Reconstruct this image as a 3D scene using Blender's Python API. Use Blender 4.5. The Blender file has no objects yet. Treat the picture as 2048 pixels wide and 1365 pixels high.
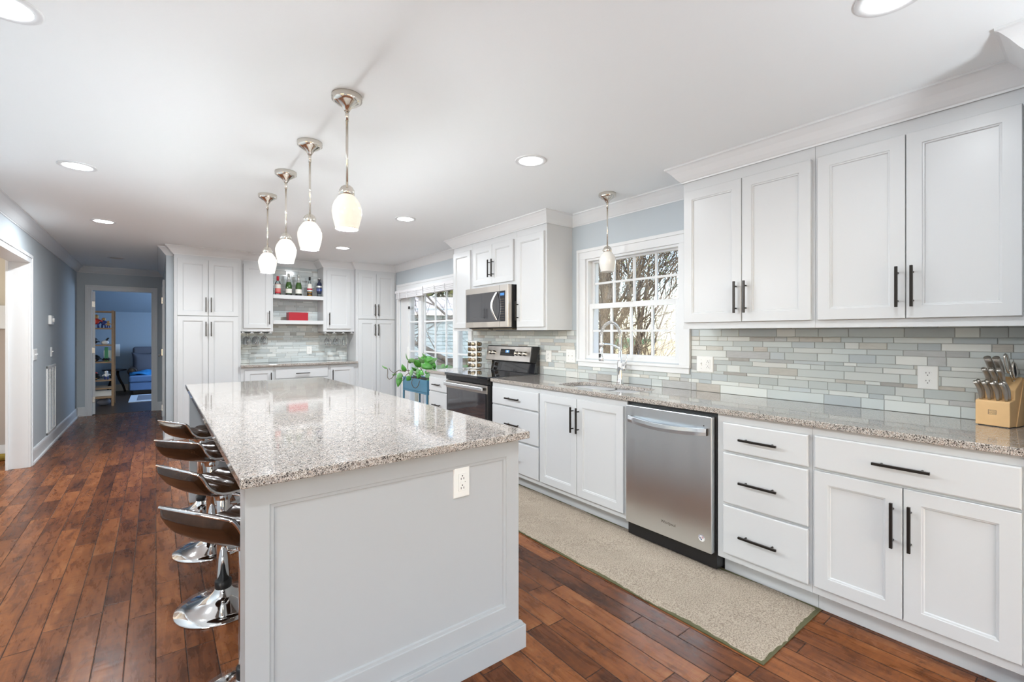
import bpy, bmesh, math, random
from mathutils import Vector, Matrix
random.seed(7)
SC = bpy.context.scene
COL = SC.collection
pi = math.pi

# ------------------------------------------------------------------ camera
TH = math.atan(712 / 924.7)
cd = bpy.data.cameras.new('camera'); cam = bpy.data.objects.new('camera', cd); COL.objects.link(cam)
cam.location = (0, 0, 1.32); cam.rotation_euler = (pi / 2, 0, -TH)
cd.sensor_width = 36; cd.lens = 924.7 / 2048 * 36; cd.shift_y = -14.5 / 2048; cd.clip_start = 0.02; cd.clip_end = 300
SC.camera = cam
SC.view_settings.view_transform = 'Standard'; SC.view_settings.look = 'None'
SC.view_settings.gamma = 1; SC.view_settings.use_curve_mapping = False
SC.view_settings.exposure = 0.27

# ------------------------------------------------------------------ world, sun, daylight, added fill lamps
W = bpy.data.worlds.new('sky'); SC.world = W; W.use_nodes = True
wn = W.node_tree.nodes; wl = W.node_tree.links; wn.clear()
wo = wn.new('ShaderNodeOutputWorld'); bg = wn.new('ShaderNodeBackground'); sk = wn.new('ShaderNodeTexSky')
sk.sky_type = 'NISHITA'; sk.sun_disc = False; sk.sun_elevation = math.radians(32); sk.sun_rotation = math.radians(215)
sk.air_density = 1.0; sk.dust_density = 1.5; sk.ozone_density = 1.0
bg.inputs['Strength'].default_value = 0.62
wl.new(sk.outputs[0], bg.inputs[0]); wl.new(bg.outputs[0], wo.inputs[0])
sl = bpy.data.lights.new('sun', 'SUN'); sl.energy = 4.6; sl.angle = math.radians(0.6); sl.color = (1, .90, .74)
so = bpy.data.objects.new('sun', sl); COL.objects.link(so)
so.rotation_euler = Vector((0.62, 0.42, -0.62)).to_track_quat('-Z', 'Y').to_euler()

def area(name, loc, size, power, color, direction, shape='RECTANGLE', spread=180):
    l = bpy.data.lights.new(name, 'AREA'); l.shape = shape; l.size = size[0]
    if shape in ('RECTANGLE', 'ELLIPSE'): l.size_y = size[1]
    l.energy = power; l.color = color; l.spread = math.radians(spread)
    o = bpy.data.objects.new(name, l); COL.objects.link(o); o.location = loc
    o.rotation_euler = Vector(direction).to_track_quat('-Z', 'Y').to_euler()
    return o
# fill lamps added behind the camera; sky portals at the patio and kitchen windows
area('added_fill_back', (0.9, -3.72, 1.30), (3.6, 1.9), 5, (0.86, 0.93, 1.0), (0, 1, 0.25))
area('added_fill_side', (-3.72, -1.2, 1.35), (3.0, 1.9), 5, (0.88, 0.94, 1.0), (1, 0, 0.25))
for nm, lc, sz in (('sky_portal_patio', (3.23, 5.845, 1.0), (2.03, 2.0)), ('sky_portal_kitchen', (3.23, 2.41, 1.55), (.96, .9))):
    area(nm, lc, sz, 1, (1, 1, 1), (-1, 0, 0)).data.cycles.is_portal = True
area('daylight_left_room', (-3.9, 6.3, 1.5), (1.6, 1.6), 48, (1.0, .96, .90), (1, 0, 0))
area('daylight_den', (1.35, 12.3, 1.4), (1.4, 1.2), 48, (0.50, 0.70, 1.0), (-1, 0, -.1))
# invented uplighters, added unseen behind the camera to brighten the ceiling
ADDED_UPLIGHTS = [(-1.4, -1.2, 1.40, 22), (1.6, -1.15, 1.40, 44)]
RECESSED_W = 9.0
PENDANT_W = 19.0

# ------------------------------------------------------------------ materials
MATS = {}
def nt(name):
    m = bpy.data.materials.new(name); m.use_nodes = True; MATS[name] = m
    n = m.node_tree.nodes; return m, n, m.node_tree.links, n['Principled BSDF']
def mat(name, col, rough=.5, metal=0, spec=.5, coat=0, emit=None, es=0, trans=0, ior=1.45, bump=None, var=None, aniso=0):
    m, n, l, b = nt(name)
    b.inputs['Base Color'].default_value = (*col, 1); b.inputs['Roughness'].default_value = rough
    b.inputs['Metallic'].default_value = metal; b.inputs['Specular IOR Level'].default_value = spec
    b.inputs['Coat Weight'].default_value = coat; b.inputs['Coat Roughness'].default_value = .05
    b.inputs['Transmission Weight'].default_value = trans; b.inputs['IOR'].default_value = ior
    b.inputs['Anisotropic'].default_value = aniso
    if emit: b.inputs['Emission Color'].default_value = (*emit, 1); b.inputs['Emission Strength'].default_value = es
    tc = n.new('ShaderNodeTexCoord')
    if var:
        sc, amt = var
        nz = n.new('ShaderNodeTexNoise'); nz.inputs['Scale'].default_value = sc; nz.inputs['Detail'].default_value = 4
        l.new(tc.outputs['Object'], nz.inputs['Vector'])
        mx = n.new('ShaderNodeMix'); mx.data_type = 'RGBA'
        mx.inputs['A'].default_value = (*[c * (1 - amt) for c in col], 1); mx.inputs['B'].default_value = (*[min(1, c * (1 + amt)) for c in col], 1)
        l.new(nz.outputs['Fac'], mx.inputs['Factor']); l.new(mx.outputs['Result'], b.inputs['Base Color'])
    if bump:
        sc, st = bump
        nz = n.new('ShaderNodeTexNoise'); nz.inputs['Scale'].default_value = sc; nz.inputs['Detail'].default_value = 3
        l.new(tc.outputs['Object'], nz.inputs['Vector'])
        bp = n.new('ShaderNodeBump'); bp.inputs['Strength'].default_value = st; bp.inputs['Distance'].default_value = .002
        l.new(nz.outputs['Fac'], bp.inputs['Height']); l.new(bp.outputs[0], b.inputs['Normal'])
    return m
M = {}
M['cab'] = mat('cabinet_paint', (.585, .598, .608), .33, bump=(60, .03))
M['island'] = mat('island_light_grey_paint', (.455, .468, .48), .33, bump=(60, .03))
M['trim'] = mat('trim_paint', (.73, .742, .75), .38)
M['ceil'] = mat('ceiling_paint', (.90, .925, .93), .75, bump=(180, .05))
M['wall'] = mat('blue_grey_wall_paint', (.49, .54, .575), .6, bump=(200, .06))
M['wallden'] = mat('den_wall_paint', (.30, .37, .44), .6, bump=(200, .06))
M['beige'] = mat('beige_wall_paint', (.62, .56, .47), .6, bump=(200, .06))
M['taupe'] = mat('taupe_panel', (.42, .36, .32), .35)
M['bronze'] = mat('dark_bronze', (.028, .024, .021), .35, .6)
M['steel'] = None
M['chrome'] = mat('chrome', (.86, .86, .86), .06, 1)
M['nickel'] = mat('polished_nickel', (.74, .70, .64), .16, 1)
M['black'] = mat('black_plastic', (.012, .012, .013), .3)
M['blackglass'] = mat('black_glass', (.010, .010, .012), .04, 0, .6, coat=1)
M['ovenglass'] = mat('oven_glass', (.035, .035, .04), .04, 0, .9, coat=1)
M['leather'] = mat('brown_leather', (.034, .016, .008), .20, 0, .30, var=(22, .6), bump=(120, .12))
M['plastic'] = mat('white_plastic', (.80, .80, .78), .3)
M['slot'] = mat('socket_slot', (.02, .02, .02), .5)
M['maple'] = mat('maple_wood', (.78, .50, .24), .42, var=(14, .12))
M['oak'] = mat('shelf_wood', (.30, .19, .10), .5, var=(20, .2))
M['red'] = mat('red_box', (.36, .004, .018), .4)
M['redcap'] = mat('red_cap', (.62, .03, .05), .35)
M['pinklabel'] = mat('pink_red_label', (.72, .20, .18), .5)
M['label'] = mat('paper_label', (.80, .78, .72), .6)
M['gold'] = mat('amber_liquid', (.45, .20, .02), .1)
M['greenglass'] = mat('green_bottle_glass', (.035, .10, .012), .06, 0, .8, coat=.6)
M['foil'] = mat('silver_foil', (.60, .62, .60), .3, .6)
M['blueglass'] = mat('cobalt_glass', (.012, .05, .22), .06, 0, .8, coat=.6)
M['darkblue'] = mat('dark_blue_glass', (.010, .016, .05), .06, 0, .8, coat=.6)
M['planter'] = mat('blue_planter', (.07, .20, .30), .35)
M['leaf'] = mat('green_leaf', (.06, .26, .035), .32, 0, .6, var=(30, .35))
M['leafp'] = mat('pale_green_leaf', (.17, .35, .14), .4, 0, .5, var=(30, .3))
M['stem'] = mat('plant_stem', (.09, .06, .03), .6)
M['soil'] = mat('potting_soil', (.02, .014, .01), .95, bump=(90, .6))
M['siding'] = mat('house_siding', (.20, .27, .32), .7)
M['roof'] = mat('grey_shingles', (.40, .40, .42), .8, var=(3, .15))
M['bark'] = mat('tree_bark', (.15, .125, .09), .9, var=(5, .6))
M['barkd'] = mat('dark_bark', (.055, .045, .035), .9, var=(5, .5))
M['evergreen'] = mat('evergreen_needles', (.07, .085, .02), .8, var=(2, .6))
M['blueleaf'] = mat('ivy_leaves', (.10, .15, .045), .7, var=(4, .5))
M['lampglow'] = mat('lamp_lens', (1, 1, 1), .4, emit=(.95, .98, 1), es=18)
M['lampoff'] = mat('unlit_lamp_lens', (.60, .52, .42), .4)
M['denfloor'] = mat('den_dark_floor', (.05, .03, .02), .3)
M['ottoman'] = mat('blue_upholstery', (.16, .27, .48), .85, bump=(300, .3))
M['greyfab'] = mat('grey_upholstery', (.10, .105, .13), .85, bump=(300, .3))
M['darkwood'] = mat('dark_wood', (.018, .012, .010), .3)
M['bluefab'] = mat('bright_blue_throw', (.02, .19, .46), .7, var=(9, .6))
M['whitefab'] = mat('pale_rug', (.58, .63, .70), .9)
M['greyrug'] = mat('grey_rug', (.20, .21, .25), .9)
M['yellow'] = mat('olive_gold_fabric', (.38, .27, .05), .8, var=(20, .3))
M['screen'] = mat('clock_display', (.01, .03, .08), .2, emit=(.15, .45, 1), es=.6)
M['digit'] = mat('lit_digits', (.5, .8, 1), .3, emit=(.6, .85, 1), es=3)
M['mark'] = mat('printed_mark', (.10, .09, .08), .5)
M['stickerred'] = mat('sticker_red', (.45, .04, .07), .5)
M['stickerblue'] = mat('sticker_blue', (.04, .05, .16), .5)
M['blind'] = mat('white_blind_fabric', (.74, .74, .76), .7)
M['tin'] = mat('brushed_tin', (.28, .235, .17), .3, .9)
M['spiceA'] = mat('brown_spice', (.16, .09, .03), .25, coat=.6)
M['spiceB'] = mat('dark_spice', (.05, .035, .02), .25, coat=.6)
M['white_toy'] = mat('white_toy', (.75, .78, .8), .4)
M['red_toy'] = mat('red_toy', (.6, .05, .03), .4)
M['blue_toy'] = mat('blue_toy', (.04, .07, .28), .4)
M['tan_toy'] = mat('tan_toy', (.45, .28, .12), .5)
M['green_toy'] = mat('green_toy', (.05, .25, .12), .5)

def math_node(n, l, op, a, b=None, c=None):
    q = n.new('ShaderNodeMath'); q.operation = op
    for i, v in enumerate((a, b, c)):
        if v is None: continue
        if isinstance(v, (int, float)): q.inputs[i].default_value = v
        else: l.new(v, q.inputs[i])
    return q.outputs[0]

def make_floor():
    m, n, l, b = nt('hand_scraped_hardwood')
    tc = n.new('ShaderNodeTexCoord'); sp = n.new('ShaderNodeSeparateXYZ'); l.new(tc.outputs['Object'], sp.inputs[0])
    X, Y = sp.outputs[0], sp.outputs[1]
    MN = lambda *a: math_node(n, l, *a)
    w = .1000
    xi = MN('DIVIDE', X, w); row = MN('FLOOR', xi); fx = MN('FRACT', xi)
    wn1 = n.new('ShaderNodeTexWhiteNoise'); wn1.noise_dimensions = '1D'; l.new(row, wn1.inputs['W'])
    r1 = wn1.outputs['Value']
    wn1b = n.new('ShaderNodeTexWhiteNoise'); wn1b.noise_dimensions = '1D'; l.new(MN('ADD', row, 57.3), wn1b.inputs['W'])
    L = MN('MULTIPLY_ADD', wn1b.outputs['Value'], .7, .95)
    yi = MN('DIVIDE', MN('MULTIPLY_ADD', r1, 7.3, MN('ADD', Y, 40.0)), L)
    # uneven plank lengths
    cell = MN('FLOOR', yi); fy = MN('FRACT', yi)
    cmb0 = n.new('ShaderNodeCombineXYZ'); l.new(row, cmb0.inputs[0]); l.new(cell, cmb0.inputs[1])
    wj = n.new('ShaderNodeTexWhiteNoise'); wj.noise_dimensions = '2D'; l.new(cmb0.outputs[0], wj.inputs['Vector'])
    split = MN('MULTIPLY_ADD', wj.outputs['Value'], .5, .25)
    sub = MN('GREATER_THAN', fy, split)
    cmb = n.new('ShaderNodeCombineXYZ'); l.new(row, cmb.inputs[0]); l.new(MN('MULTIPLY_ADD', sub, .5, cell), cmb.inputs[1])
    wr = n.new('ShaderNodeTexWhiteNoise'); wr.noise_dimensions = '2D'; l.new(cmb.outputs[0], wr.inputs['Vector'])
    rnd = wr.outputs['Value']
    # joints
    ex = MN('MULTIPLY', MN('MINIMUM', fx, MN('SUBTRACT', 1.0, fx)), w)
    dy = MN('MINIMUM', MN('MINIMUM', fy, MN('SUBTRACT', 1.0, fy)), MN('ABSOLUTE', MN('SUBTRACT', fy, split)))
    ey = MN('MULTIPLY', dy, L)
    e = MN('MINIMUM', ex, ey)
    mr = n.new('ShaderNodeMapRange'); mr.inputs['From Min'].default_value = .0006; mr.inputs['From Max'].default_value = .0030; l.new(e, mr.inputs['Value'])
    joint = mr.outputs[0]
    # grain
    mp = n.new('ShaderNodeCombineXYZ')
    l.new(MN('MULTIPLY_ADD', rnd, 31.0, MN('MULTIPLY', X, 5.0)), mp.inputs[0]); l.new(MN('MULTIPLY_ADD', rnd, 17.0, MN('MULTIPLY', Y, 1.0)), mp.inputs[1]); l.new(MN('MULTIPLY', rnd, 9.0), mp.inputs[2])
    g1 = n.new('ShaderNodeTexNoise'); g1.inputs['Scale'].default_value = 5.5; g1.inputs['Detail'].default_value = 8; g1.inputs['Roughness'].default_value = .62; g1.inputs['Distortion'].default_value = .6; l.new(mp.outputs[0], g1.inputs['Vector'])
    g2 = n.new('ShaderNodeTexNoise'); g2.inputs['Scale'].default_value = 3.0; g2.inputs['Detail'].default_value = 3; l.new(mp.outputs[0], g2.inputs['Vector'])
    mp3 = n.new('ShaderNodeCombineXYZ'); l.new(MN('MULTIPLY_ADD', rnd, 13.0, MN('MULTIPLY', X, 1.0)), mp3.inputs[0]); l.new(MN('MULTIPLY', Y, 1.0), mp3.inputs[1]); l.new(rnd, mp3.inputs[2])
    kn = n.new('ShaderNodeTexNoise'); kn.inputs['Scale'].default_value = 6.5; kn.inputs['Detail'].default_value = 6; kn.inputs['Roughness'].default_value = .7; kn.inputs['Distortion'].default_value = 1.2; l.new(mp3.outputs[0], kn.inputs['Vector'])
    mf = n.new('ShaderNodeCombineXYZ'); l.new(MN('MULTIPLY_ADD', rnd, 11.0, MN('MULTIPLY', X, 70.0)), mf.inputs[0]); l.new(MN('MULTIPLY', Y, 3.5), mf.inputs[1]); l.new(rnd, mf.inputs[2])
    fg = n.new('ShaderNodeTexNoise'); fg.inputs['Scale'].default_value = 2.0; fg.inputs['Detail'].default_value = 4; fg.inputs['Roughness'].default_value = .7; l.new(mf.outputs[0], fg.inputs['Vector'])
    mc_ = n.new('ShaderNodeCombineXYZ'); l.new(MN('MULTIPLY_ADD', rnd, 5.0, MN('MULTIPLY', X, 6.0)), mc_.inputs[0]); l.new(MN('MULTIPLY', Y, 26.0), mc_.inputs[1]); l.new(rnd, mc_.inputs[2])
    cg = n.new('ShaderNodeTexNoise'); cg.inputs['Scale'].default_value = 1.6; cg.inputs['Detail'].default_value = 3; cg.inputs['Distortion'].default_value = .8; l.new(mc_.outputs[0], cg.inputs['Vector'])
    cr = n.new('ShaderNodeValToRGB'); e0 = cr.color_ramp.elements
    e0[0].position = .0; e0[0].color = (.050, .017, .008, 1); e0[1].position = 1.0; e0[1].color = (.36, .155, .062, 1)
    q = cr.color_ramp.elements.new(.35); q.color = (.135, .044, .016, 1)
    q = cr.color_ramp.elements.new(.7); q.color = (.25, .086, .028, 1)
    v = MN('ADD', MN('MULTIPLY', rnd, .46), MN('ADD', MN('MULTIPLY', g1.outputs['Fac'], 1.15), MN('MULTIPLY', MN('SUBTRACT', g2.outputs['Fac'], .5), .75)))
    v = MN('ADD', v, MN('ADD', MN('MULTIPLY', MN('SUBTRACT', fg.outputs['Fac'], .5), .38), MN('MULTIPLY', MN('SUBTRACT', cg.outputs['Fac'], .5), .34)))
    l.new(MN('SUBTRACT', v, .36), cr.inputs[0])
    km = n.new('ShaderNodeMapRange'); km.inputs['From Min'].default_value = .56; km.inputs['From Max'].default_value = .72; km.inputs['To Max'].default_value = .85; l.new(kn.outputs['Fac'], km.inputs['Value'])
    mk = n.new('ShaderNodeMix'); mk.data_type = 'RGBA'; mk.inputs['B'].default_value = (.045, .018, .010, 1)
    l.new(km.outputs[0], mk.inputs['Factor']); l.new(cr.outputs[0], mk.inputs['A'])
    mj = n.new('ShaderNodeMix'); mj.data_type = 'RGBA'; mj.inputs['A'].default_value = (.022, .010, .006, 1)
    l.new(joint, mj.inputs['Factor']); l.new(mk.outputs['Result'], mj.inputs['B']); l.new(mj.outputs['Result'], b.inputs['Base Color'])
    # hand-scraped ripple across each plank
    mp4 = n.new('ShaderNodeCombineXYZ'); l.new(MN('MULTIPLY', X, 2.5), mp4.inputs[0]); l.new(MN('MULTIPLY_ADD', rnd, 5.0, MN('MULTIPLY', Y, 14.0)), mp4.inputs[1]); l.new(rnd, mp4.inputs[2])
    rp = n.new('ShaderNodeTexNoise'); rp.inputs['Scale'].default_value = 2.2; rp.inputs['Detail'].default_value = 2; l.new(mp4.outputs[0], rp.inputs['Vector'])
    hgt = MN('ADD', MN('MULTIPLY', joint, 1.0), MN('ADD', MN('MULTIPLY', rp.outputs['Fac'], .9), MN('MULTIPLY', g1.outputs['Fac'], .25)))
    bp = n.new('ShaderNodeBump'); bp.inputs['Strength'].default_value = .55; bp.inputs['Distance'].default_value = .0016
    l.new(hgt, bp.inputs['Height']); l.new(bp.outputs[0], b.inputs['Normal'])
    l.new(MN('MULTIPLY_ADD', g1.outputs['Fac'], .16, .20), b.inputs['Roughness'])
    b.inputs['Specular IOR Level'].default_value = .19
    return m
M['floor'] = make_floor()

def make_granite():
    m, n, l, b = nt('speckled_granite')
    tc = n.new('ShaderNodeTexCoord'); O = tc.outputs['Object']
    dn = n.new('ShaderNodeTexNoise'); dn.inputs['Scale'].default_value = 160; dn.inputs['Detail'].default_value = 2; l.new(O, dn.inputs['Vector'])
    mixv = n.new('ShaderNodeMix'); mixv.data_type = 'VECTOR'; mixv.inputs['Factor'].default_value = .010
    l.new(O, mixv.inputs['A']); l.new(dn.outputs['Color'], mixv.inputs['B'])
    vo = n.new('ShaderNodeTexVoronoi'); vo.inputs['Scale'].default_value = 300; l.new(mixv.outputs['Result'], vo.inputs['Vector'])
    v2 = n.new('ShaderNodeTexVoronoi'); v2.inputs['Scale'].default_value = 560; l.new(mixv.outputs['Result'], v2.inputs['Vector'])
    pn = n.new('ShaderNodeTexNoise'); pn.inputs['Scale'].default_value = 210; pn.inputs['Detail'].default_value = 3; l.new(O, pn.inputs['Vector'])
    sel = math_node(n, l, 'GREATER_THAN', pn.outputs['Fac'], .5); mc = n.new('ShaderNodeMix'); mc.data_type = 'RGBA'
    l.new(sel, mc.inputs['Factor']); l.new(vo.outputs['Color'], mc.inputs['A']); l.new(v2.outputs['Color'], mc.inputs['B'])
    sp = n.new('ShaderNodeSeparateColor'); l.new(mc.outputs['Result'], sp.inputs[0])
    cr = n.new('ShaderNodeValToRGB'); cr.color_ramp.interpolation = 'CONSTANT'; el = cr.color_ramp.elements
    el[0].position = 0; el[0].color = (.018, .015, .014, 1); el[1].position = .17; el[1].color = (.10, .085, .075, 1)
    for p, c in ((.27, (.27, .24, .215)), (.43, (.41, .37, .33)), (.62, (.52, .48, .44)), (.80, (.64, .61, .58)), (.94, (.48, .37, .30))):
        q = el.new(p); q.color = (*c, 1)
    ln = n.new('ShaderNodeTexNoise'); ln.inputs['Scale'].default_value = 38; ln.inputs['Detail'].default_value = 3; l.new(O, ln.inputs['Vector'])
    v = math_node(n, l, 'ADD', sp.outputs[0], math_node(n, l, 'MULTIPLY', math_node(n, l, 'SUBTRACT', ln.outputs['Fac'], .5), .55))
    l.new(v, cr.inputs[0]); l.new(cr.outputs[0], b.inputs['Base Color'])
    b.inputs['Roughness'].default_value = .07; b.inputs['Specular IOR Level'].default_value = .55
    b.inputs['Coat Weight'].default_value = .35; b.inputs['Coat Roughness'].default_value = .03
    return m
M['granite'] = make_granite()

def make_steel(name, base=(.84, .885, .92), rough=.27, axis=2):
    m, n, l, b = nt(name)
    tc = n.new('ShaderNodeTexCoord'); mp = n.new('ShaderNodeMapping'); l.new(tc.outputs['Object'], mp.inputs[0])
    s = [2, 2, 2]; s[axis] = 900; mp.inputs['Scale'].default_value = s
    nz = n.new('ShaderNodeTexNoise'); nz.inputs['Scale'].default_value = 1; nz.inputs['Detail'].default_value = 2; l.new(mp.outputs[0], nz.inputs['Vector'])
    b.inputs['Metallic'].default_value = 1; b.inputs['Base Color'].default_value = (*base, 1)
    l.new(math_node(n, l, 'MULTIPLY_ADD', nz.outputs['Fac'], .12, rough), b.inputs['Roughness'])
    bp = n.new('ShaderNodeBump'); bp.inputs['Strength'].default_value = .05; bp.inputs['Distance'].default_value = .0005
    l.new(nz.outputs['Fac'], bp.inputs['Height']); l.new(bp.outputs[0], b.inputs['Normal'])
    if axis == 2:
        m2 = n.new('ShaderNodeMapping'); m2.inputs['Scale'].default_value = (4.2, 4.2, .25); l.new(tc.outputs['Object'], m2.inputs[0])
        w2 = n.new('ShaderNodeTexNoise'); w2.inputs['Scale'].default_value = 2.0; w2.inputs['Detail'].default_value = 1; l.new(m2.outputs[0], w2.inputs['Vector'])
        b2 = n.new('ShaderNodeBump'); b2.inputs['Strength'].default_value = .8; b2.inputs['Distance'].default_value = .012; l.new(w2.outputs['Fac'], b2.inputs['Height']); l.new(bp.outputs[0], b2.inputs['Normal']); l.new(b2.outputs[0], b.inputs['Normal'])
        tg = n.new('ShaderNodeTangent'); tg.direction_type = 'RADIAL'; tg.axis = 'Z'; l.new(tg.outputs[0], b.inputs['Tangent']); b.inputs['Anisotropic'].default_value = .75
    return m
M['steel'] = make_steel('brushed_steel')
M['steel2'] = make_steel('warm_appliance_steel', (.50, .47, .44), .3)
M['steellt'] = make_steel('satin_steel_handle', (.76, .80, .84), .3)
M['sink'] = make_steel('sink_steel', (.46, .42, .38), .3)

def make_tile():
    m, n, l, b = nt('mosaic_tile')
    at = n.new('ShaderNodeAttribute'); at.attribute_name = 'tint'
    tc = n.new('ShaderNodeTexCoord')
    mp = n.new('ShaderNodeMapping'); mp.inputs['Scale'].default_value = (6, 6, 30); l.new(tc.outputs['Object'], mp.inputs[0])
    nz = n.new('ShaderNodeTexNoise'); nz.inputs['Scale'].default_value = 2.5; nz.inputs['Detail'].default_value = 6; nz.inputs['Distortion'].default_value = 1.0; l.new(mp.outputs[0], nz.inputs['Vector'])
    sp = n.new('ShaderNodeSeparateColor'); l.new(at.outputs['Color'], sp.inputs[0])
    # alpha of the tint marks stone: stone gets veining and a duller face
    amt = math_node(n, l, 'MULTIPLY', math_node(n, l, 'SUBTRACT', 1.0, at.outputs['Alpha']), math_node(n, l, 'SUBTRACT', 1.0, nz.outputs['Fac']))
    mx = n.new('ShaderNodeMix'); mx.data_type = 'RGBA'; mx.blend_type = 'MULTIPLY'; mx.inputs['B'].default_value = (.55, .53, .50, 1)
    l.new(amt, mx.inputs['Factor']); l.new(at.outputs['Color'], mx.inputs['A']); l.new(mx.outputs['Result'], b.inputs['Base Color'])
    l.new(math_node(n, l, 'MULTIPLY_ADD', math_node(n, l, 'SUBTRACT', 1.0, at.outputs['Alpha']), .28, .10), b.inputs['Roughness'])
    return m
M['tile'] = make_tile()
M['grout'] = mat('tile_grout', (.42, .42, .41), .8)

def make_rug():
    m, n, l, b = nt('beige_pile')
    tc = n.new('ShaderNodeTexCoord')
    nz = n.new('ShaderNodeTexNoise'); nz.inputs['Scale'].default_value = 170; nz.inputs['Detail'].default_value = 3; l.new(tc.outputs['Object'], nz.inputs['Vector'])
    n2 = n.new('ShaderNodeTexNoise'); n2.inputs['Scale'].default_value = 9; l.new(tc.outputs['Object'], n2.inputs['Vector'])
    cr = n.new('ShaderNodeValToRGB'); el = cr.color_ramp.elements
    el[0].position = .33; el[0].color = (.22, .175, .135, 1); el[1].position = .60; el[1].color = (.47, .395, .31, 1)
    v = math_node(n, l, 'ADD', nz.outputs['Fac'], math_node(n, l, 'MULTIPLY', math_node(n, l, 'SUBTRACT', n2.outputs['Fac'], .5), .10))
    l.new(v, cr.inputs[0]); l.new(cr.outputs[0], b.inputs['Base Color']); b.inputs['Roughness'].default_value = .95
    bp = n.new('ShaderNodeBump'); bp.inputs['Strength'].default_value = .9; bp.inputs['Distance'].default_value = .006
    l.new(nz.outputs['Fac'], bp.inputs['Height']); l.new(bp.outputs[0], b.inputs['Normal'])
    return m
M['rug'] = make_rug()
M['binding'] = mat('olive_binding', (.10, .095, .045), .9)

def make_grass():
    m, n, l, b = nt('lawn')
    tc = n.new('ShaderNodeTexCoord')
    nz = n.new('ShaderNodeTexNoise'); nz.inputs['Scale'].default_value = .35; nz.inputs['Detail'].default_value = 8; l.new(tc.outputs['Object'], nz.inputs['Vector'])
    cr = n.new('ShaderNodeValToRGB'); el = cr.color_ramp.elements
    el[0].position = .40; el[0].color = (.03, .10, .015, 1); el[1].position = .62; el[1].color = (.40, .31, .15, 1)
    sp = n.new('ShaderNodeSeparateXYZ'); l.new(tc.outputs['Object'], sp.inputs[0])
    # dry leaf litter lies to the east, green lawn by the neighbouring house
    dry = n.new('ShaderNodeMapRange'); dry.inputs['From Min'].default_value = 14; dry.inputs['From Max'].default_value = 10; dry.inputs['To Min'].default_value = -.18; dry.inputs['To Max'].default_value = .28
    l.new(math_node(n, l, 'SUBTRACT', sp.outputs[1], math_node(n, l, 'MULTIPLY', sp.outputs[0], .55)), dry.inputs['Value'])
    l.new(math_node(n, l, 'ADD', nz.outputs['Fac'], dry.outputs[0]), cr.inputs[0]); l.new(cr.outputs[0], b.inputs['Base Color']); b.inputs['Roughness'].default_value = .95
    return m
M['grass'] = make_grass()

def make_pane(name='window_glass', tint=(1, 1, 1), refl=.5):
    m = bpy.data.materials.new(name); m.use_nodes = True; n = m.node_tree.nodes; l = m.node_tree.links; n.clear()
    o = n.new('ShaderNodeOutputMaterial'); t = n.new('ShaderNodeBsdfTransparent'); g = n.new('ShaderNodeBsdfGlossy'); g.inputs['Roughness'].default_value = .0
    t.inputs[0].default_value = (*tint, 1); f = n.new('ShaderNodeFresnel'); f.inputs[0].default_value = 1.45; mx = n.new('ShaderNodeMixShader')
    l.new(math_node(n, l, 'MULTIPLY', f.outputs[0], refl), mx.inputs[0]); l.new(t.outputs[0], mx.inputs[1]); l.new(g.outputs[0], mx.inputs[2]); l.new(mx.outputs[0], o.inputs[0])
    return m
M['pane'] = make_pane()
M['wineglass'] = make_pane('clear_glassware', (.975, .985, .99), 1.5)
M['jar'] = make_pane('clear_bottle', (.9, .95, .95), 1.3)

def make_shade(name, col, es):
    m, n, l, b = nt(name)
    tc = n.new('ShaderNodeTexCoord'); nz = n.new('ShaderNodeTexNoise'); nz.inputs['Scale'].default_value = 45; nz.inputs['Detail'].default_value = 3; l.new(tc.outputs['Object'], nz.inputs['Vector'])
    b.inputs['Base Color'].default_value = (.62, .61, .58, 1); b.inputs['Roughness'].default_value = .12
    b.inputs['Emission Color'].default_value = (*col, 1)
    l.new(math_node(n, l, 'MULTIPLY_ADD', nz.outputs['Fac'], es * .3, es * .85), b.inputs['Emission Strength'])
    return m
M['shade'] = make_shade('lit_frosted_glass', (1, .90, .70), .40)
M['shadeoff'] = make_shade('faint_glow_frosted_glass', (1, .97, .93), .10)  # faint glow put into this shade although its lamp is off

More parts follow.
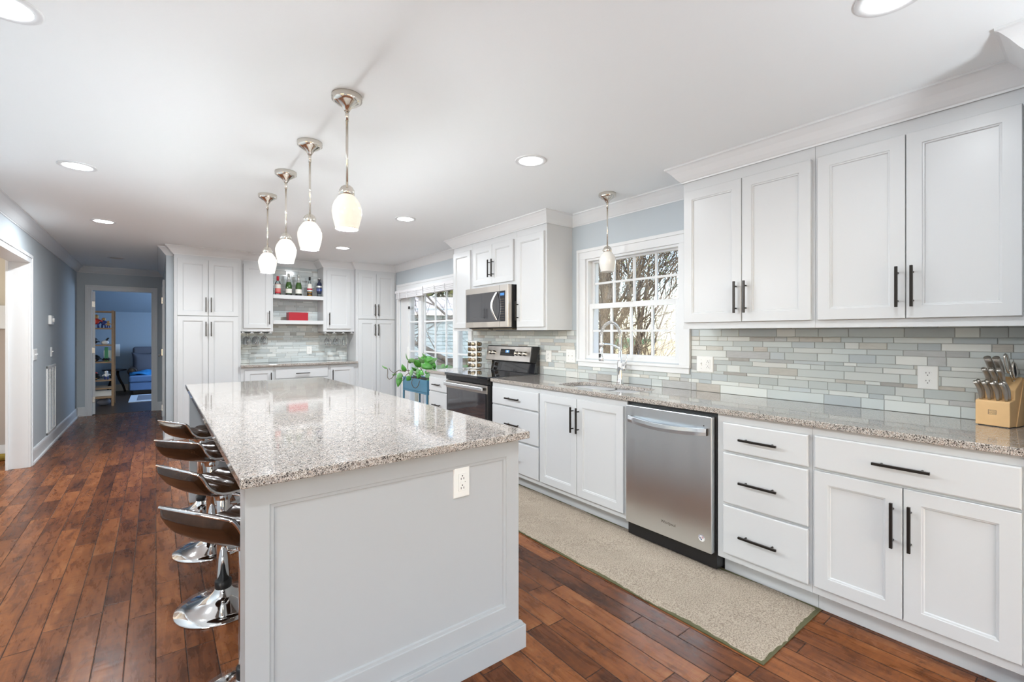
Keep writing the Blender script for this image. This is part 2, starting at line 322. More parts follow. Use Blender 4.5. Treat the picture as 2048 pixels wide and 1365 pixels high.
# ------------------------------------------------------------------ mesh helpers
WL = {}   # world location of every linked object
class MB:
    def __init__(s): s.v = []; s.f = []; s.m = []; s.sm = []; s.cur = 0; s.smooth = False; s.col = []; s.c = None
    def add(s, vs, fs):
        k = len(s.v); s.v += [Vector(p) for p in vs]
        for f in fs: s.f.append([k + i for i in f]); s.m.append(s.cur); s.sm.append(s.smooth); s.col.append(s.c)
        return s
    def box(s, x0, x1, y0, y1, z0, z1):
        x0, x1 = sorted((x0, x1)); y0, y1 = sorted((y0, y1)); z0, z1 = sorted((z0, z1))
        return s.add([(x0, y0, z0), (x1, y0, z0), (x1, y1, z0), (x0, y1, z0), (x0, y0, z1), (x1, y0, z1), (x1, y1, z1), (x0, y1, z1)],
                     [(0, 3, 2, 1), (4, 5, 6, 7), (0, 1, 5, 4), (1, 2, 6, 5), (2, 3, 7, 6), (3, 0, 4, 7)])
    def lathe(s, c, prof, seg=32, axis='z', cap=True):
        sm = s.smooth; s.smooth = True; vs = []; fs = []
        for (r, h) in prof:
            for k in range(seg):
                a = 2 * pi * k / seg; p = (r * math.cos(a), r * math.sin(a), h)
                if axis == 'x': p = (p[2], p[0], p[1])
                if axis == 'y': p = (p[0], p[2], p[1])
                vs.append((c[0] + p[0], c[1] + p[1], c[2] + p[2]))
        for i in range(len(prof) - 1):
            for k in range(seg):
                k2 = (k + 1) % seg; fs.append((i * seg + k, i * seg + k2, (i + 1) * seg + k2, (i + 1) * seg + k))
        if cap:
            if prof[0][0] > 1e-4: fs.append(tuple(range(seg))[::-1])
            if prof[-1][0] > 1e-4: fs.append(tuple((len(prof) - 1) * seg + k for k in range(seg)))
        s.add(vs, fs); s.smooth = sm; return s
    def tube(s, pts, r, seg=10, cap=True):
        sm = s.smooth; s.smooth = True
        pts = [Vector(p) for p in pts]; n = len(pts); rr = r if isinstance(r, (list, tuple)) else [r] * n
        vs = []; fs = []; up = None
        for i, p in enumerate(pts):
            t = (pts[min(i + 1, n - 1)] - pts[max(i - 1, 0)]).normalized()
            if up is None: up = Vector((0, 0, 1)) if abs(t.z) < .9 else Vector((1, 0, 0))
            a = t.cross(up); a = a.normalized() if a.length > 1e-6 else t.orthogonal().normalized()
            b = a.cross(t).normalized(); up = b
            for k in range(seg):
                q = 2 * pi * k / seg; vs.append(p + (a * math.cos(q) + b * math.sin(q)) * rr[i])
        for i in range(n - 1):
            for k in range(seg):
                k2 = (k + 1) % seg; fs.append((i * seg + k, i * seg + k2, (i + 1) * seg + k2, (i + 1) * seg + k))
        if cap: fs.append(tuple(range(seg))[::-1]); fs.append(tuple((n - 1) * seg + k for k in range(seg)))
        s.add(vs, fs); s.smooth = sm; return s
    def ball(s, c, r, seg=16, rings=10):
        r = (r, r, r) if isinstance(r, (int, float)) else r
        sm = s.smooth; s.smooth = True; vs = []; fs = []
        for i in range(rings + 1):
            t = pi * i / rings
            for k in range(seg):
                a = 2 * pi * k / seg; vs.append((c[0] + r[0] * math.sin(t) * math.cos(a), c[1] + r[1] * math.sin(t) * math.sin(a), c[2] + r[2] * math.cos(t)))
        for i in range(rings):
            for k in range(seg):
                k2 = (k + 1) % seg; fs.append((i * seg + k, (i + 1) * seg + k, (i + 1) * seg + k2, i * seg + k2))
        s.add(vs, fs); s.smooth = sm; return s
    def prism(s, poly, fn, d0, d1):
        """poly: list of 2D points, fn(a,b,d)->world, extruded from d0 to d1"""
        n = len(poly); vs = [fn(a, b, d0) for a, b in poly] + [fn(a, b, d1) for a, b in poly]
        fs = [tuple(range(n))[::-1], tuple(range(n, 2 * n))] + [(i, (i + 1) % n, n + (i + 1) % n, n + i) for i in range(n)]
        return s.add(vs, fs)
    def xf(s, mtx, start=0):
        for i in range(start, len(s.v)): s.v[i] = mtx @ s.v[i]
        return s

def obj(name, mb, mats, parent=None, bevel=0, seg=2, weld=False, sub=0, origin=None, recalc=True):
    if not isinstance(mats, (list, tuple)): mats = [mats]
    lo = Vector([min(v[i] for v in mb.v) for i in range(3)]); hi = Vector([max(v[i] for v in mb.v) for i in range(3)])
    c = Vector(origin) if origin is not None else (lo + hi) / 2
    if origin is None and parent is None: c.z = lo.z
    me = bpy.data.meshes.new(name); me.from_pydata([v - c for v in mb.v], [], mb.f)
    for m_ in mats: me.materials.append(m_)
    for i, p in enumerate(me.polygons): p.material_index = mb.m[i]; p.use_smooth = mb.sm[i]
    if any(q is not None for q in mb.col):
        ca = me.color_attributes.new('tint', 'FLOAT_COLOR', 'CORNER')
        for i, p in enumerate(me.polygons):
            q = mb.col[i] or (1, 1, 1, 1)
            for li in p.loop_indices: ca.data[li].color = q
    me.validate()
    if recalc or weld:
        bm = bmesh.new(); bm.from_mesh(me)
        if weld: bmesh.ops.remove_doubles(bm, verts=bm.verts, dist=1e-5)
        if recalc: bmesh.ops.recalc_face_normals(bm, faces=bm.faces)
        bm.to_mesh(me); bm.free()
    o = bpy.data.objects.new(name, me); COL.objects.link(o)
    pw = WL[parent.name] if parent else Vector((0, 0, 0))
    if parent: o.parent = parent
    o.location = c - pw; WL[o.name] = c.copy()
    if bevel:
        b = o.modifiers.new('bevel', 'BEVEL'); b.width = bevel; b.segments = seg; b.limit_method = 'ANGLE'; b.angle_limit = math.radians(40)
    if sub:
        b = o.modifiers.new('subdivision', 'SUBSURF'); b.levels = sub; b.render_levels = sub
    return o
def thing(name, label, cat, loc, group=None, rotz=0):
    o = bpy.data.objects.new(name, None); COL.objects.link(o); o.location = loc; o.rotation_euler = (0, 0, rotz)
    o.empty_display_size = .1; o['label'] = label; o['category'] = cat
    if group: o['group'] = group
    WL[o.name] = Vector(loc); return o
def tag(o, label, cat, group=None, kind=None):
    if label: o['label'] = label
    if cat: o['category'] = cat
    if group: o['group'] = group
    if kind: o['kind'] = kind
    return o
def struct(name, mb, m, **k):
    o = obj(name, mb, m, **k); o['kind'] = 'structure'; return o

# a face plane: side R faces -x, B faces -y, L faces +x, A faces +y
def pt(side, F, s, z, d):
    return {'R': (F - d, s, z), 'L': (F + d, s, z), 'B': (s, F - d, z), 'A': (s, F + d, z)}[side]
def ribbon_panel(mb, side, F, s0, s1, z0, z1, rings):
    """nested rectangles (inset, outward distance) bridged into one surface, front one capped"""
    s0, s1 = sorted((s0, s1)); vs = []; fs = []
    for (i, d) in rings:
        for (s, z) in ((s0 + i, z0 + i), (s1 - i, z0 + i), (s1 - i, z1 - i), (s0 + i, z1 - i)): vs.append(pt(side, F, s, z, d))
    for r in range(len(rings) - 1):
        for k in range(4):
            k2 = (k + 1) % 4; fs.append((r * 4 + k, r * 4 + k2, r * 4 + 4 + k2, r * 4 + 4 + k))
    fs.append((3, 2, 1, 0)); q = (len(rings) - 1) * 4; fs.append((q, q + 1, q + 2, q + 3))
    mb.add(vs, fs)
def sbox(mb, side, F, s0, s1, z0, z1, d0, d1):
    a = pt(side, F, s0, z0, d0); b = pt(side, F, s1, z1, d1); mb.box(a[0], b[0], a[1], b[1], a[2], b[2])
def handle(parent, side, F, s, z, L, vert, name='handle'):
    mb = MB(); h = L / 2; t = .0055
    if vert:
        sbox(mb, side, F, s - t, s + t, z - h, z + h, .026, .037)
        for q in (-h + .028, h - .028): mb.tube([pt(side, F, s, z + q, 0), pt(side, F, s, z + q, .027)], .0045, 8)
    else:
        sbox(mb, side, F, s - h, s + h, z - t, z + t, .026, .037)
        for q in (-h + .028, h - .028): mb.tube([pt(side, F, s + q, z, 0), pt(side, F, s + q, z, .027)], .0045, 8)
    return obj(name, mb, M['bronze'], parent, bevel=.0008, seg=1)
def door(parent, side, F, s0, s1, z0, z1, hs=None, hz=None, L=.186, vert=True, name='door', fw=.055, t=.020):
    """shaker door standing t proud of face F"""
    mb = MB()
    ribbon_panel(mb, side, F, s0, s1, z0, z1, [(0, 0), (0, t - .0015), (.0015, t), (fw, t), (fw + .0015, t - .0035), (fw + .0075, t - .0045), (fw + .0105, t - .010)])
    o = obj(name, mb, M['cab'], parent)
    if hs is not None: handle(o, side, (F + (-t if side in 'RB' else t)), hs, hz, L, vert)
    return o
def drawer(parent, side, F, s0, s1, z0, z1, L=.186, hz=None, t=.020, name='drawer', hs=None):
    mb = MB(); ribbon_panel(mb, side, F, s0, s1, z0, z1, [(0, 0), (0, t - .004), (.0015, t - .0015), (.006, t)])
    o = obj(name, mb, M['cab'], parent)
    if L: handle(o, side, (F + (-t if side in 'RB' else t)), (s0 + s1) / 2 if hs is None else hs, (z0 + z1) / 2 if hz is None else hz, L, False)
    return o
def crown(name, path, closed_ends=True, prof=None, m=None, ztop=2.40):
    """moulding swept along path; room lies to the left of the walking direction"""
    prof = prof or [(0, -.10), (.006, -.10), (.008, -.092), (.014, -.088), (.030, -.070), (.052, -.040), (.070, -.020), (.076, -.014), (.080, -.012), (.085, -.010), (.085, 0), (0, 0)]
    P = [Vector((p[0], p[1])) for p in path]; n = len(P); nor = []
    for i in range(n - 1):
        d = (P[i + 1] - P[i]).normalized(); nor.append(Vector((-d.y, d.x)))
    mb = MB(); vs = []; k = len(prof)
    for i in range(n):
        a = nor[max(i - 1, 0)]; b = nor[min(i, n - 2)]
        m_ = (a + b); m_ = m_ / (1 + a.dot(b)) if (1 + a.dot(b)) > 1e-3 else a
        for (o_, z) in prof: q = P[i] + m_ * o_; vs.append((q.x, q.y, ztop + z))
    fs = []
    for i in range(n - 1):
        for j in range(k):
            j2 = (j + 1) % k; fs.append((i * k + j, i * k + j2, (i + 1) * k + j2, (i + 1) * k + j))
    fs.append(tuple(range(k))); fs.append(tuple((n - 1) * k + j for j in range(k))[::-1])
    mb.add(vs, fs); return struct(name, mb, m or M['trim'])
def base(name, path, h=.14):
    prof = [(0, 0), (0, h), (.006, h), (.012, h - .012), (.014, h - .03), (.014, .022), (.026, .018), (.028, 0)]
    return crown(name, path, prof=prof, ztop=0)
def text_mesh(s, size, extrude=.0004):
    cu = bpy.data.curves.new('t', 'FONT'); cu.body = s; cu.size = size; cu.extrude = extrude; cu.align_x = 'CENTER'; cu.align_y = 'CENTER'
    o = bpy.data.objects.new('t', cu); COL.objects.link(o)
    dg = bpy.context.evaluated_depsgraph_get(); me = bpy.data.meshes.new_from_object(o.evaluated_get(dg))
    vs = [v.co.copy() for v in me.vertices]; fs = [tuple(p.vertices) for p in me.polygons]
    bpy.data.objects.remove(o); bpy.data.curves.remove(cu); bpy.data.meshes.remove(me)
    return vs, fs
def text(name, s, size, origin, U, V, m, parent, bold=0):
    vs, fs = text_mesh(s, size); O = Vector(origin); U = Vector(U); V = Vector(V); N = U.cross(V); mb = MB()
    mb.add([O + U * v.x + V * v.y + N * v.z for v in vs], fs)
    return obj(name, mb, m, parent, recalc=False)

# ================================================================== SETTING
WX = 3.056; CZ = 2.40
mb = MB(); mb.box(-4.2, 3.2, -4.2, 14.4, -.06, 0); struct('floor', mb, M['floor'])
mb = MB(); mb.box(-4.4, 3.56, -4.4, 10.17, CZ, CZ + .12); struct('ceiling', mb, M['ceil'])
mb = MB()
for (y0, y1, z0, z1) in ((-4.2, 1.93, 0, CZ), (1.93, 2.885, 0, 1.10), (1.93, 2.885, 1.995, CZ), (2.885, 4.83, 0, CZ), (4.83, 6.86, 2.0, CZ), (6.86, 7.60, 0, CZ)):
    mb.box(WX, WX + .14, y0, y1, z0, z1)
struct('wall_right', mb, M['wall'])
mb = MB(); mb.box(.172, WX, 7.42, 7.56, 0, CZ); struct('wall_back_of_cabinets', mb, M['wall']).name = 'wall_far'
mb = MB(); mb.box(.10, .172, 7.20, 10.05, 0, CZ); mb.box(.172, .26, 7.445, 7.50, 0, CZ); struct('wall_hall_right', mb, M['wall'])
mb = MB(); mb.box(-1.12, -.826, 10.05, 10.17, 0, CZ + .1); mb.box(-.055, .3, 10.05, 10.17, 0, CZ + .1); mb.box(-.826, -.055, 10.05, 10.17, 2.03, CZ + .1); struct('wall_hall_end', mb, M['wall'])
mb = MB()
for (y0, y1, z0, z1) in ((6.545, 10.17, 0, CZ), (4.45, 6.545, 2.04, CZ), (1.6, 4.45, 0, CZ)): mb.box(-1.13, -1.0, y0, y1, z0, z1)
struct('wall_left', mb, M['wall'])
# living area behind the camera: walls with broad openings added for the fill lamps
mb = MB(); mb.box(-3.9, -.95, -3.74, -3.6, 0, CZ); mb.box(2.75, 3.2, -3.74, -3.6, 0, CZ); mb.box(-.95, 2.75, -3.74, -3.6, 0, .32); mb.box(-.95, 2.75, -3.74, -3.6, 2.27, CZ); struct('wall_back', mb, M['wall'])
mb = MB(); mb.box(-3.74, -3.6, -3.7, -2.75, 0, CZ); mb.box(-3.74, -3.6, .35, 1.72, 0, CZ); mb.box(-3.74, -3.6, -2.75, .35, 0, .35); mb.box(-3.74, -3.6, -2.75, .35, 2.30, CZ); struct('wall_back_side', mb, M['wall'])
mb = MB(); mb.box(-3.7, -1.13, 1.6, 1.72, 0, CZ); struct('wall_return', mb, M['wall'])
# room seen through the cased opening on the left
mb = MB(); mb.box(-4.2, -1.13, 7.75, 7.87, 0, CZ); mb.box(-4.2, -1.13, 4.3, 4.42, 0, CZ); mb.box(-4.3, -4.18, 4.3, 5.4, 0, CZ); mb.box(-4.3, -4.18, 7.2, 7.87, 0, CZ); mb.box(-4.3, -4.18, 5.4, 7.2, 0, .6); mb.box(-4.3, -4.18, 5.4, 7.2, 2.2, CZ); struct('wall_left_room', mb, M['beige'])
mb = MB(); mb.box(-4.2, -1.13, 7.735, 7.75, 0, .13); struct('baseboard_left_room', mb, M['trim'])
# den beyond the hall door: low sloping ceiling, dark wooden floor
mb = MB(); mb.box(-2.6, 1.5, 14.0, 14.12, 0, 2.7); mb.box(-2.6, -2.48, 10.17, 14.1, 0, 2.7); mb.box(1.38, 1.5, 10.17, 11.6, 0, 2.7); mb.box(1.38, 1.5, 13.0, 14.1, 0, 2.7); mb.box(1.38, 1.5, 11.6, 13.0, 0, .7); mb.box(1.38, 1.5, 11.6, 13.0, 2.0, 2.7); mb.box(-2.6, 1.5, 10.165, 10.175, CZ - .3, 2.7); struct('wall_den', mb, M['wallden'])
mb = MB(); mb.add([(-2.6, 14.05, 1.80), (1.5, 14.05, 1.80), (1.5, 12.6, 2.52), (-2.6, 12.6, 2.52), (-2.6, 10.1, 2.52), (1.5, 10.1, 2.52), (-2.6, 14.05, 1.9), (1.5, 14.05, 1.9), (1.5, 12.6, 2.62), (-2.6, 12.6, 2.62), (-2.6, 10.1, 2.62), (1.5, 10.1, 2.62)],
       [(0, 1, 2, 3), (3, 2, 5, 4), (6, 9, 8, 7), (9, 10, 11, 8), (0, 6, 7, 1), (4, 5, 11, 10), (0, 3, 9, 6), (3, 4, 10, 9), (1, 7, 8, 2), (2, 8, 11, 5)])
struct('ceiling_den', mb, M['wallden'])
mb = MB(); mb.box(-2.48, 1.38, 13.98, 14.0, 0, .15); struct('baseboard_den', mb, M['beige'])
mb = MB(); mb.box(-2.48, 1.38, 10.06, 14.0, 0, .004); struct('floor_den', mb, M['denfloor'])

# mouldings
TX, TY = 2.43, .17
crown('trim_1', [(TX, -1.2), (TX, TY), (2.735, TY), (2.735, 1.716), (WX, 1.716), (WX, 3.05), (2.735, 3.05), (2.735, 4.66), (WX, 4.66), (WX, 7.015), (2.405, 7.015), (2.405, 7.09), (1.95, 7.09), (1.95, 7.40),
                 (1.285, 7.40), (1.285, 7.09), (.887, 7.09), (.887, 7.015), (.172, 7.015), (.172, 7.20), (.10, 7.20), (.10, 10.05), (-1.0, 10.05), (-1.0, 1.6), (-3.6, 1.6)])
base('baseboard_left', [(-1.0, 10.05), (-1.0, 6.615)], .145)
base('baseboard_hall_end', [(-.90, 10.05), (-1.0, 10.05)], .145)
base('baseboard_hall_right', [(.10, 9.28), (.10, 10.05), (.02, 10.05)], .145)
base('baseboard_closet', [(.172, 7.20), (.10, 7.20), (.10, 8.30)], .145)
# cased opening in the left wall
def casing(side, F, s0, s1, ztop, w=.078, t=.018, name='trim', bottom=0, extra=None):
    mb = MB()
    for a, d0, b in ((0, 0, t), (w * .62, t, t + .008)):
        sbox(mb, side, F, s0 - w, s0 - a, bottom, ztop + a, d0, b); sbox(mb, side, F, s1 + a, s1 + w, bottom, ztop + a, d0, b); sbox(mb, side, F, s0 - w, s1 + w, ztop + a, ztop + w, d0, b)
    if extra: extra(mb)
    return struct(name, mb, M['trim'], bevel=.002)
casing('L', -1.0, 4.47, 6.525, 2.022, name='trim_2', extra=lambda m: (m.box(-1.135, -1.0, 6.525, 6.546, 0, 2.04), m.box(-1.135, -1.0, 4.449, 4.47, 0, 2.04), m.box(-1.135, -1.0, 4.47, 6.525, 2.022, 2.04), m.box(-1.15, -1.13, 6.50, 6.60, 0, 2.1)))
casing('B', 10.05, -.826, -.055, 2.03, w=.075, name='trim_3', extra=lambda m: (m.box(-.838, -.818, 10.03, 10.18, 0, 2.04), m.box(-.063, -.043, 10.03, 10.18, 0, 2.04), m.box(-.818, -.063, 10.031, 10.179, 2.022, 2.04)))
# hall door leaf standing open into the den
d = MB(); ribbon_panel(d, 'L', -.818, 10.10, 10.86, .012, 2.01, [(0, 0), (0, .035), (.11, .035), (.12, .028), (.14, .028)])
d.xf(Matrix.Translation((-.80, 10.10, 0)) @ Matrix.Rotation(math.radians(7), 4, 'Z') @ Matrix.Translation((.80, -10.10, 0))); dr = struct('door_1', d, M['trim'])
for z in (.25, 1.05, 1.80):
    h = MB(); h.box(-.818, -.785, 10.078, 10.102, z - .045, z + .045); obj('hinge', h, M['nickel'], dr)
# closet door on the hall's right side
casing('R', .10, 8.40, 9.20, 2.03, w=.07, name='trim_4')
d = MB(); sbox(d, 'R', .10, 8.40, 9.20, .01, 2.03, 0, .012); dr = struct('door_2', d, M['trim'])
k = MB(); k.lathe((0, 0, 0), [(.026, 0), (.026, .006), (.009, .010), (.009, .030), (.020, .036), (.026, .048), (.022, .060), (.008, .066)], 20, axis='x')
for i, v in enumerate(k.v): k.v[i] = Vector((.088 - v.x, 9.13 + v.y, .985 + v.z))
obj('door_knob', k, M['nickel'], dr)
for z in (.25, 1.05, 1.80):
    h = MB(); h.box(.065, .085, 8.385, 8.41, z - .045, z + .045); obj('hinge', h, M['nickel'], dr)

# ---- kitchen window
def window_sash(parent, x0, x1, y0, y1, z0, z1, fw, cols, rows, name='sash', bot=None):
    mb = MB(); bot = bot or fw
    mb.box(x0, x1, y0, y0 + fw, z0, z1); mb.box(x0, x1, y1 - fw, y1, z0, z1); mb.box(x0, x1, y0 + fw, y1 - fw, z0, z0 + bot); mb.box(x0, x1, y0 + fw, y1 - fw, z1 - fw, z1)
    s = obj(name, mb, M['trim'], parent, bevel=.002)
    a0, a1, b0, b1 = y0 + fw, y1 - fw, z0 + bot, z1 - fw; xm = (x0 + x1) / 2
    g = MB()
    for i in range(1, cols): y = a0 + (a1 - a0) * i / cols; g.box(xm - .009, xm + .009, y - .009, y + .009, b0, b1)
    for j in range(1, rows): z = b0 + (b1 - b0) * j / rows; g.box(xm - .008, xm + .008, a0, a1, z - .009, z + .009)
    if cols > 1 or rows > 1: obj('muntins', g, M['trim'], s)
    p = MB(); p.box(xm - .002, xm + .002, a0, a1, b0, b1); obj('glass_pane', p, M['pane'], s)
    return s
mb = MB()
def frame(m, x0, x1, y0, y1, z0, z1, w): m.box(x0, x1, y0, y0 + w, z0, z1); m.box(x0, x1, y1 - w, y1, z0, z1); m.box(x0, x1, y0 + w, y1 - w, z0, z0 + w); m.box(x0, x1, y0 + w, y1 - w, z1 - w, z1)
frame(mb, WX, WX + .14, 1.93, 2.885, 1.10, 1.995, .028)
win = struct('window_1', mb, M['trim'])
mb = MB(); t = .018
for (a, b, c_, d_) in ((1.85, 1.94, 1.09, 1.985), (2.876, 2.974, 1.09, 1.985), (1.85, 2.974, 1.985, 2.075)):
    mb.box(WX - t, WX, a, b, c_, d_)
mb.box(WX - .028, WX - t, 2.948, 2.974, 1.09, 2.048); mb.box(WX - .028, WX - t, 1.85, 1.876, 1.09, 2.048); mb.box(WX - .028, WX - t, 1.85, 2.974, 2.048, 2.075)
obj('casing', mb, M['trim'], win, bevel=.002)
mb = MB(); mb.box(WX - .03, WX + .10, 1.85, 2.974, 1.070, 1.092); mb.box(WX - .018, WX, 1.86, 2.965, 1.028, 1.070); obj('window_sill', mb, M['trim'], win, bevel=.003)
window_sash(win, 3.115, 3.145, 1.945, 2.870, 1.545, 1.990, .036, 4, 2)
window_sash(win, 3.075, 3.105, 1.950, 2.865, 1.105, 1.585, .045, 4, 2)

# ---- sliding patio door
mb = MB(); frame(mb, WX + .01, WX + .14, 4.83, 6.86, 0.0, 2.0, .03); mb.box(WX + .02, WX + .13, 6.62, 6.84, .03, 1.98)
pd = struct('door_3', mb, M['trim'])
casing('R', WX, 4.83, 6.86, 2.0, w=.092, name='trim_5')
def door_panel(x0, x1, y0, y1, w0, w1, ys, nm):
    z0, z1 = .05, 1.97; m = MB(); m.box(x0, x1, y0, y0 + w0, z0, z1); m.box(x0, x1, y1 - w1, y1, z0, z1); m.box(x0, x1, y0 + w0, y1 - w1, z0, z0 + .12); m.box(x0, x1, y0 + w0, y1 - w1, z1 - .06, z1)
    s = obj('door_panel', m, M['trim'], pd, bevel=.002); g = MB(); xm = (x0 + x1) / 2
    for y in ys: g.box(xm - .009, xm + .009, y - .010, y + .010, z0 + .12, z1 - .06)
    for z in (.61, 1.055, 1.50): g.box(xm - .008, xm + .008, y0 + w0, y1 - w1, z - .011, z + .011)
    obj('muntins', g, M['trim'], s); p = MB(); p.box(xm - .003, xm + .003, y0 + w0, y1 - w1, z0 + .12, z1 - .06); obj('glass_pane', p, M['pane'], s)
    return s
door_panel(WX + .07, WX + .105, 5.16, 6.315, .14, .13, (5.55, 5.86), '')
door_panel(WX + .03, WX + .065, 4.86, 5.28, .02, .12, (), '')
dp = door_panel(WX + .03, WX + .065, 6.20, 6.66, .09, .07, (), '')
h = MB(); h.box(WX + .005, WX + .03, 6.60, 6.625, .92, 1.12); obj('door_handle', h, M['plastic'], dp)
h = MB(); h.box(WX + .012, WX + .03, 6.57, 6.60, 1.70, 1.74); obj('latch', h, M['slot'], dp)
# raised blind under the head casing
bl = thing('window_blind', 'white raised fabric blind with cord loops across the top of the patio door', 'window blind', (2.99, 5.86, 1.84))
mb = MB(); mb.box(2.965, 3.036, 4.84, 5.90, 1.965, 2.0); mb.box(2.965, 3.036, 5.92, 6.86, 1.945, 1.985); obj('head_rail', mb, M['blind'], bl, bevel=.003)
mb = MB()
for (y0, y1, zt, ds) in ((4.85, 5.89, 1.965, .0), (5.93, 6.85, 1.945, .012)):
    n = 7
    for i in range(n): mb.box(2.962 + .004 * (i % 2) + ds, 3.03, y0, y1, zt - .012 * (i + 1) + .002, zt - .012 * i)
obj('folded_fabric', mb, M['blind'], bl, bevel=.001)
for y in (5.0, 5.28, 5.56, 6.12, 6.42, 6.70):
    c_ = MB(); zt = 1.97 if y < 5.9 else 1.95; c_.tube([(2.955, y, zt), (2.948, y - .01, zt - .05), (2.955, y - .02, zt - .10), (3.0, y - .02, zt - .106)], .005, 6); obj('cord_loop', c_, M['trim'], bl)

# ================================================================== EXTERIOR
mb = MB(); g = 26
vs = []; fs = []
for i in range(g + 1):
    for j in range(g + 1):
        x = 3.3 + 75 * i / g; y = -35 + 110 * j / g
        vs.append((x, y, -.30 + .10 * math.sin(x * .35) * math.cos(y * .3) + (max(0, x - 30) * .012)))
for i in range(g):
    for j in range(g): a = i * (g + 1) + j; fs.append((a, a + g + 1, a + g + 2, a + 1))
mb.smooth = True; mb.add(vs, fs); struct('ground', mb, M['grass'], recalc=False)
# neighbour's house
FW = Vector((math.sin(TH - .171), math.cos(TH - .171), 0)); RT = Vector((FW.y, -FW.x, 0)); HC = FW * 25.5
ho = thing('house', 'pale blue house with light grey shingle roof across the lawn', 'house', HC + Vector((0, 0, -.4)))
def hp(s, d, z): q = HC + RT * s + FW * d; return (q.x, q.y, z)
mb = MB()
for i in range(14):
    z = -.1 + i * .2; mb.add([hp(-9, 0, z), hp(9, 0, z), hp(9, .03, z + .2), hp(-9, .03, z + .2), hp(-9, 5, z), hp(9, 5, z), hp(9, 5, z + .2), hp(-9, 5, z + .2)], [(0, 1, 2, 3), (1, 5, 6, 2), (5, 4, 7, 6), (4, 0, 3, 7), (0, 4, 5, 1), (3, 2, 6, 7)])
obj('siding_wall', mb, M['siding'], ho)
mb = MB(); mb.add([hp(-9.4, -.5, 2.45), hp(9.4, -.5, 2.45), hp(9.4, 3, 3.55), hp(-9.4, 3, 3.55), hp(-9.4, 6.5, 2.45), hp(9.4, 6.5, 2.45), hp(-9.4, -.5, 2.30), hp(9.4, -.5, 2.30), hp(9.4, 6.5, 2.3), hp(-9.4, 6.5, 2.3)],
       [(0, 1, 2, 3), (3, 2, 5, 4), (6, 7, 1, 0), (8, 9, 4, 5), (7, 8, 5, 2, 1), (9, 6, 0, 3, 4), (6, 9, 8, 7)])
obj('roof', mb, M['roof'], ho)
mb = MB(); mb.add([hp(-9, -.25, -.45), hp(9, -.25, -.45), hp(9, 0, -.45), hp(-9, 0, -.45), hp(-9, -.25, -.08), hp(9, -.25, -.08), hp(9, 0, -.02), hp(-9, 0, -.02)], [(0, 3, 2, 1), (4, 5, 6, 7), (0, 1, 5, 4), (1, 2, 6, 5), (2, 3, 7, 6), (3, 0, 4, 7)]); obj('foundation', mb, M['barkd'], ho)

def limb(mb, p, d, L, r, depth, rng, up=.15, wig=.25, kids=(2, 4), ang=.6, minr=.006):
    pts = [p]; rr = [r]; n = 4; q = p.copy(); dd = d.normalized(); dirs = [dd]
    for i in range(n):
        dd = (dd + Vector((rng.uniform(-wig, wig), rng.uniform(-wig, wig), rng.uniform(-wig, wig) + up))).normalized()
        q = q + dd * L / n; pts.append(q.copy()); dirs.append(dd); rr.append(max(minr, r * (1 - .5 * (i + 1) / n)))
    mb.tube(pts, rr, 5 if r > .03 else 3, cap=False)
    if depth <= 0: return
    for k in range(rng.randint(*kids)):
        i = rng.randint(1, n); a = rng.uniform(0, 2 * pi); side = dirs[i].orthogonal().normalized(); side = Matrix.Rotation(a, 3, dirs[i]) @ side
        nd = (dirs[i] + side * rng.uniform(ang * .6, ang * 1.5)).normalized()
        limb(mb, pts[i], nd, L * rng.uniform(.5, .8), rr[i] * rng.uniform(.45, .7), depth - 1, rng, up, wig, kids, ang, minr)
def tree(x, y, trunks, label, seed, mt='bark', H=3.2, r=.10, depth=4, lean=None, leaves=0, up=.1, kids=(3, 4), group=None, low=False, minr=.006, ang=.6, wig=.22, lz=1.2, lr=1.4):
    rng = random.Random(seed); t = thing('tree', label, 'tree', (x, y, -.35), group); mb = MB(); mb.smooth = True
    tips = []
    for k in range(trunks):
        a = rng.uniform(0, 2 * pi); d = Vector((math.cos(a) * .18, math.sin(a) * .18, 1)) if lean is None else Vector(lean[k])
        p = Vector((x + math.cos(a) * .10 * (trunks > 1), y + math.sin(a) * .10 * (trunks > 1), -.35))
        limb(mb, p, d, H, r * rng.uniform(.7, 1), depth, rng, up, wig, kids, ang, minr)
    obj('trunk_and_branches', mb, M[mt], t, recalc=False)
    if leaves:
        lf = MB(); lf.smooth = True; idx = [rng.choice(mb.v) for _ in range(leaves)]
        for q in idx:
            c = q + Vector((rng.gauss(0, .10), rng.gauss(0, .10), rng.gauss(0, .10))); a = Vector((rng.gauss(0, 1), rng.gauss(0, 1), rng.gauss(0, 1))).normalized() * .035; b = a.orthogonal().normalized() * .022
            lf.add([c - a, c + b, c + a, c - b], [(0, 1, 2, 3)])
        o = obj('leaves', lf, M['blueleaf'], t, recalc=False); o['kind'] = 'stuff'
    return t
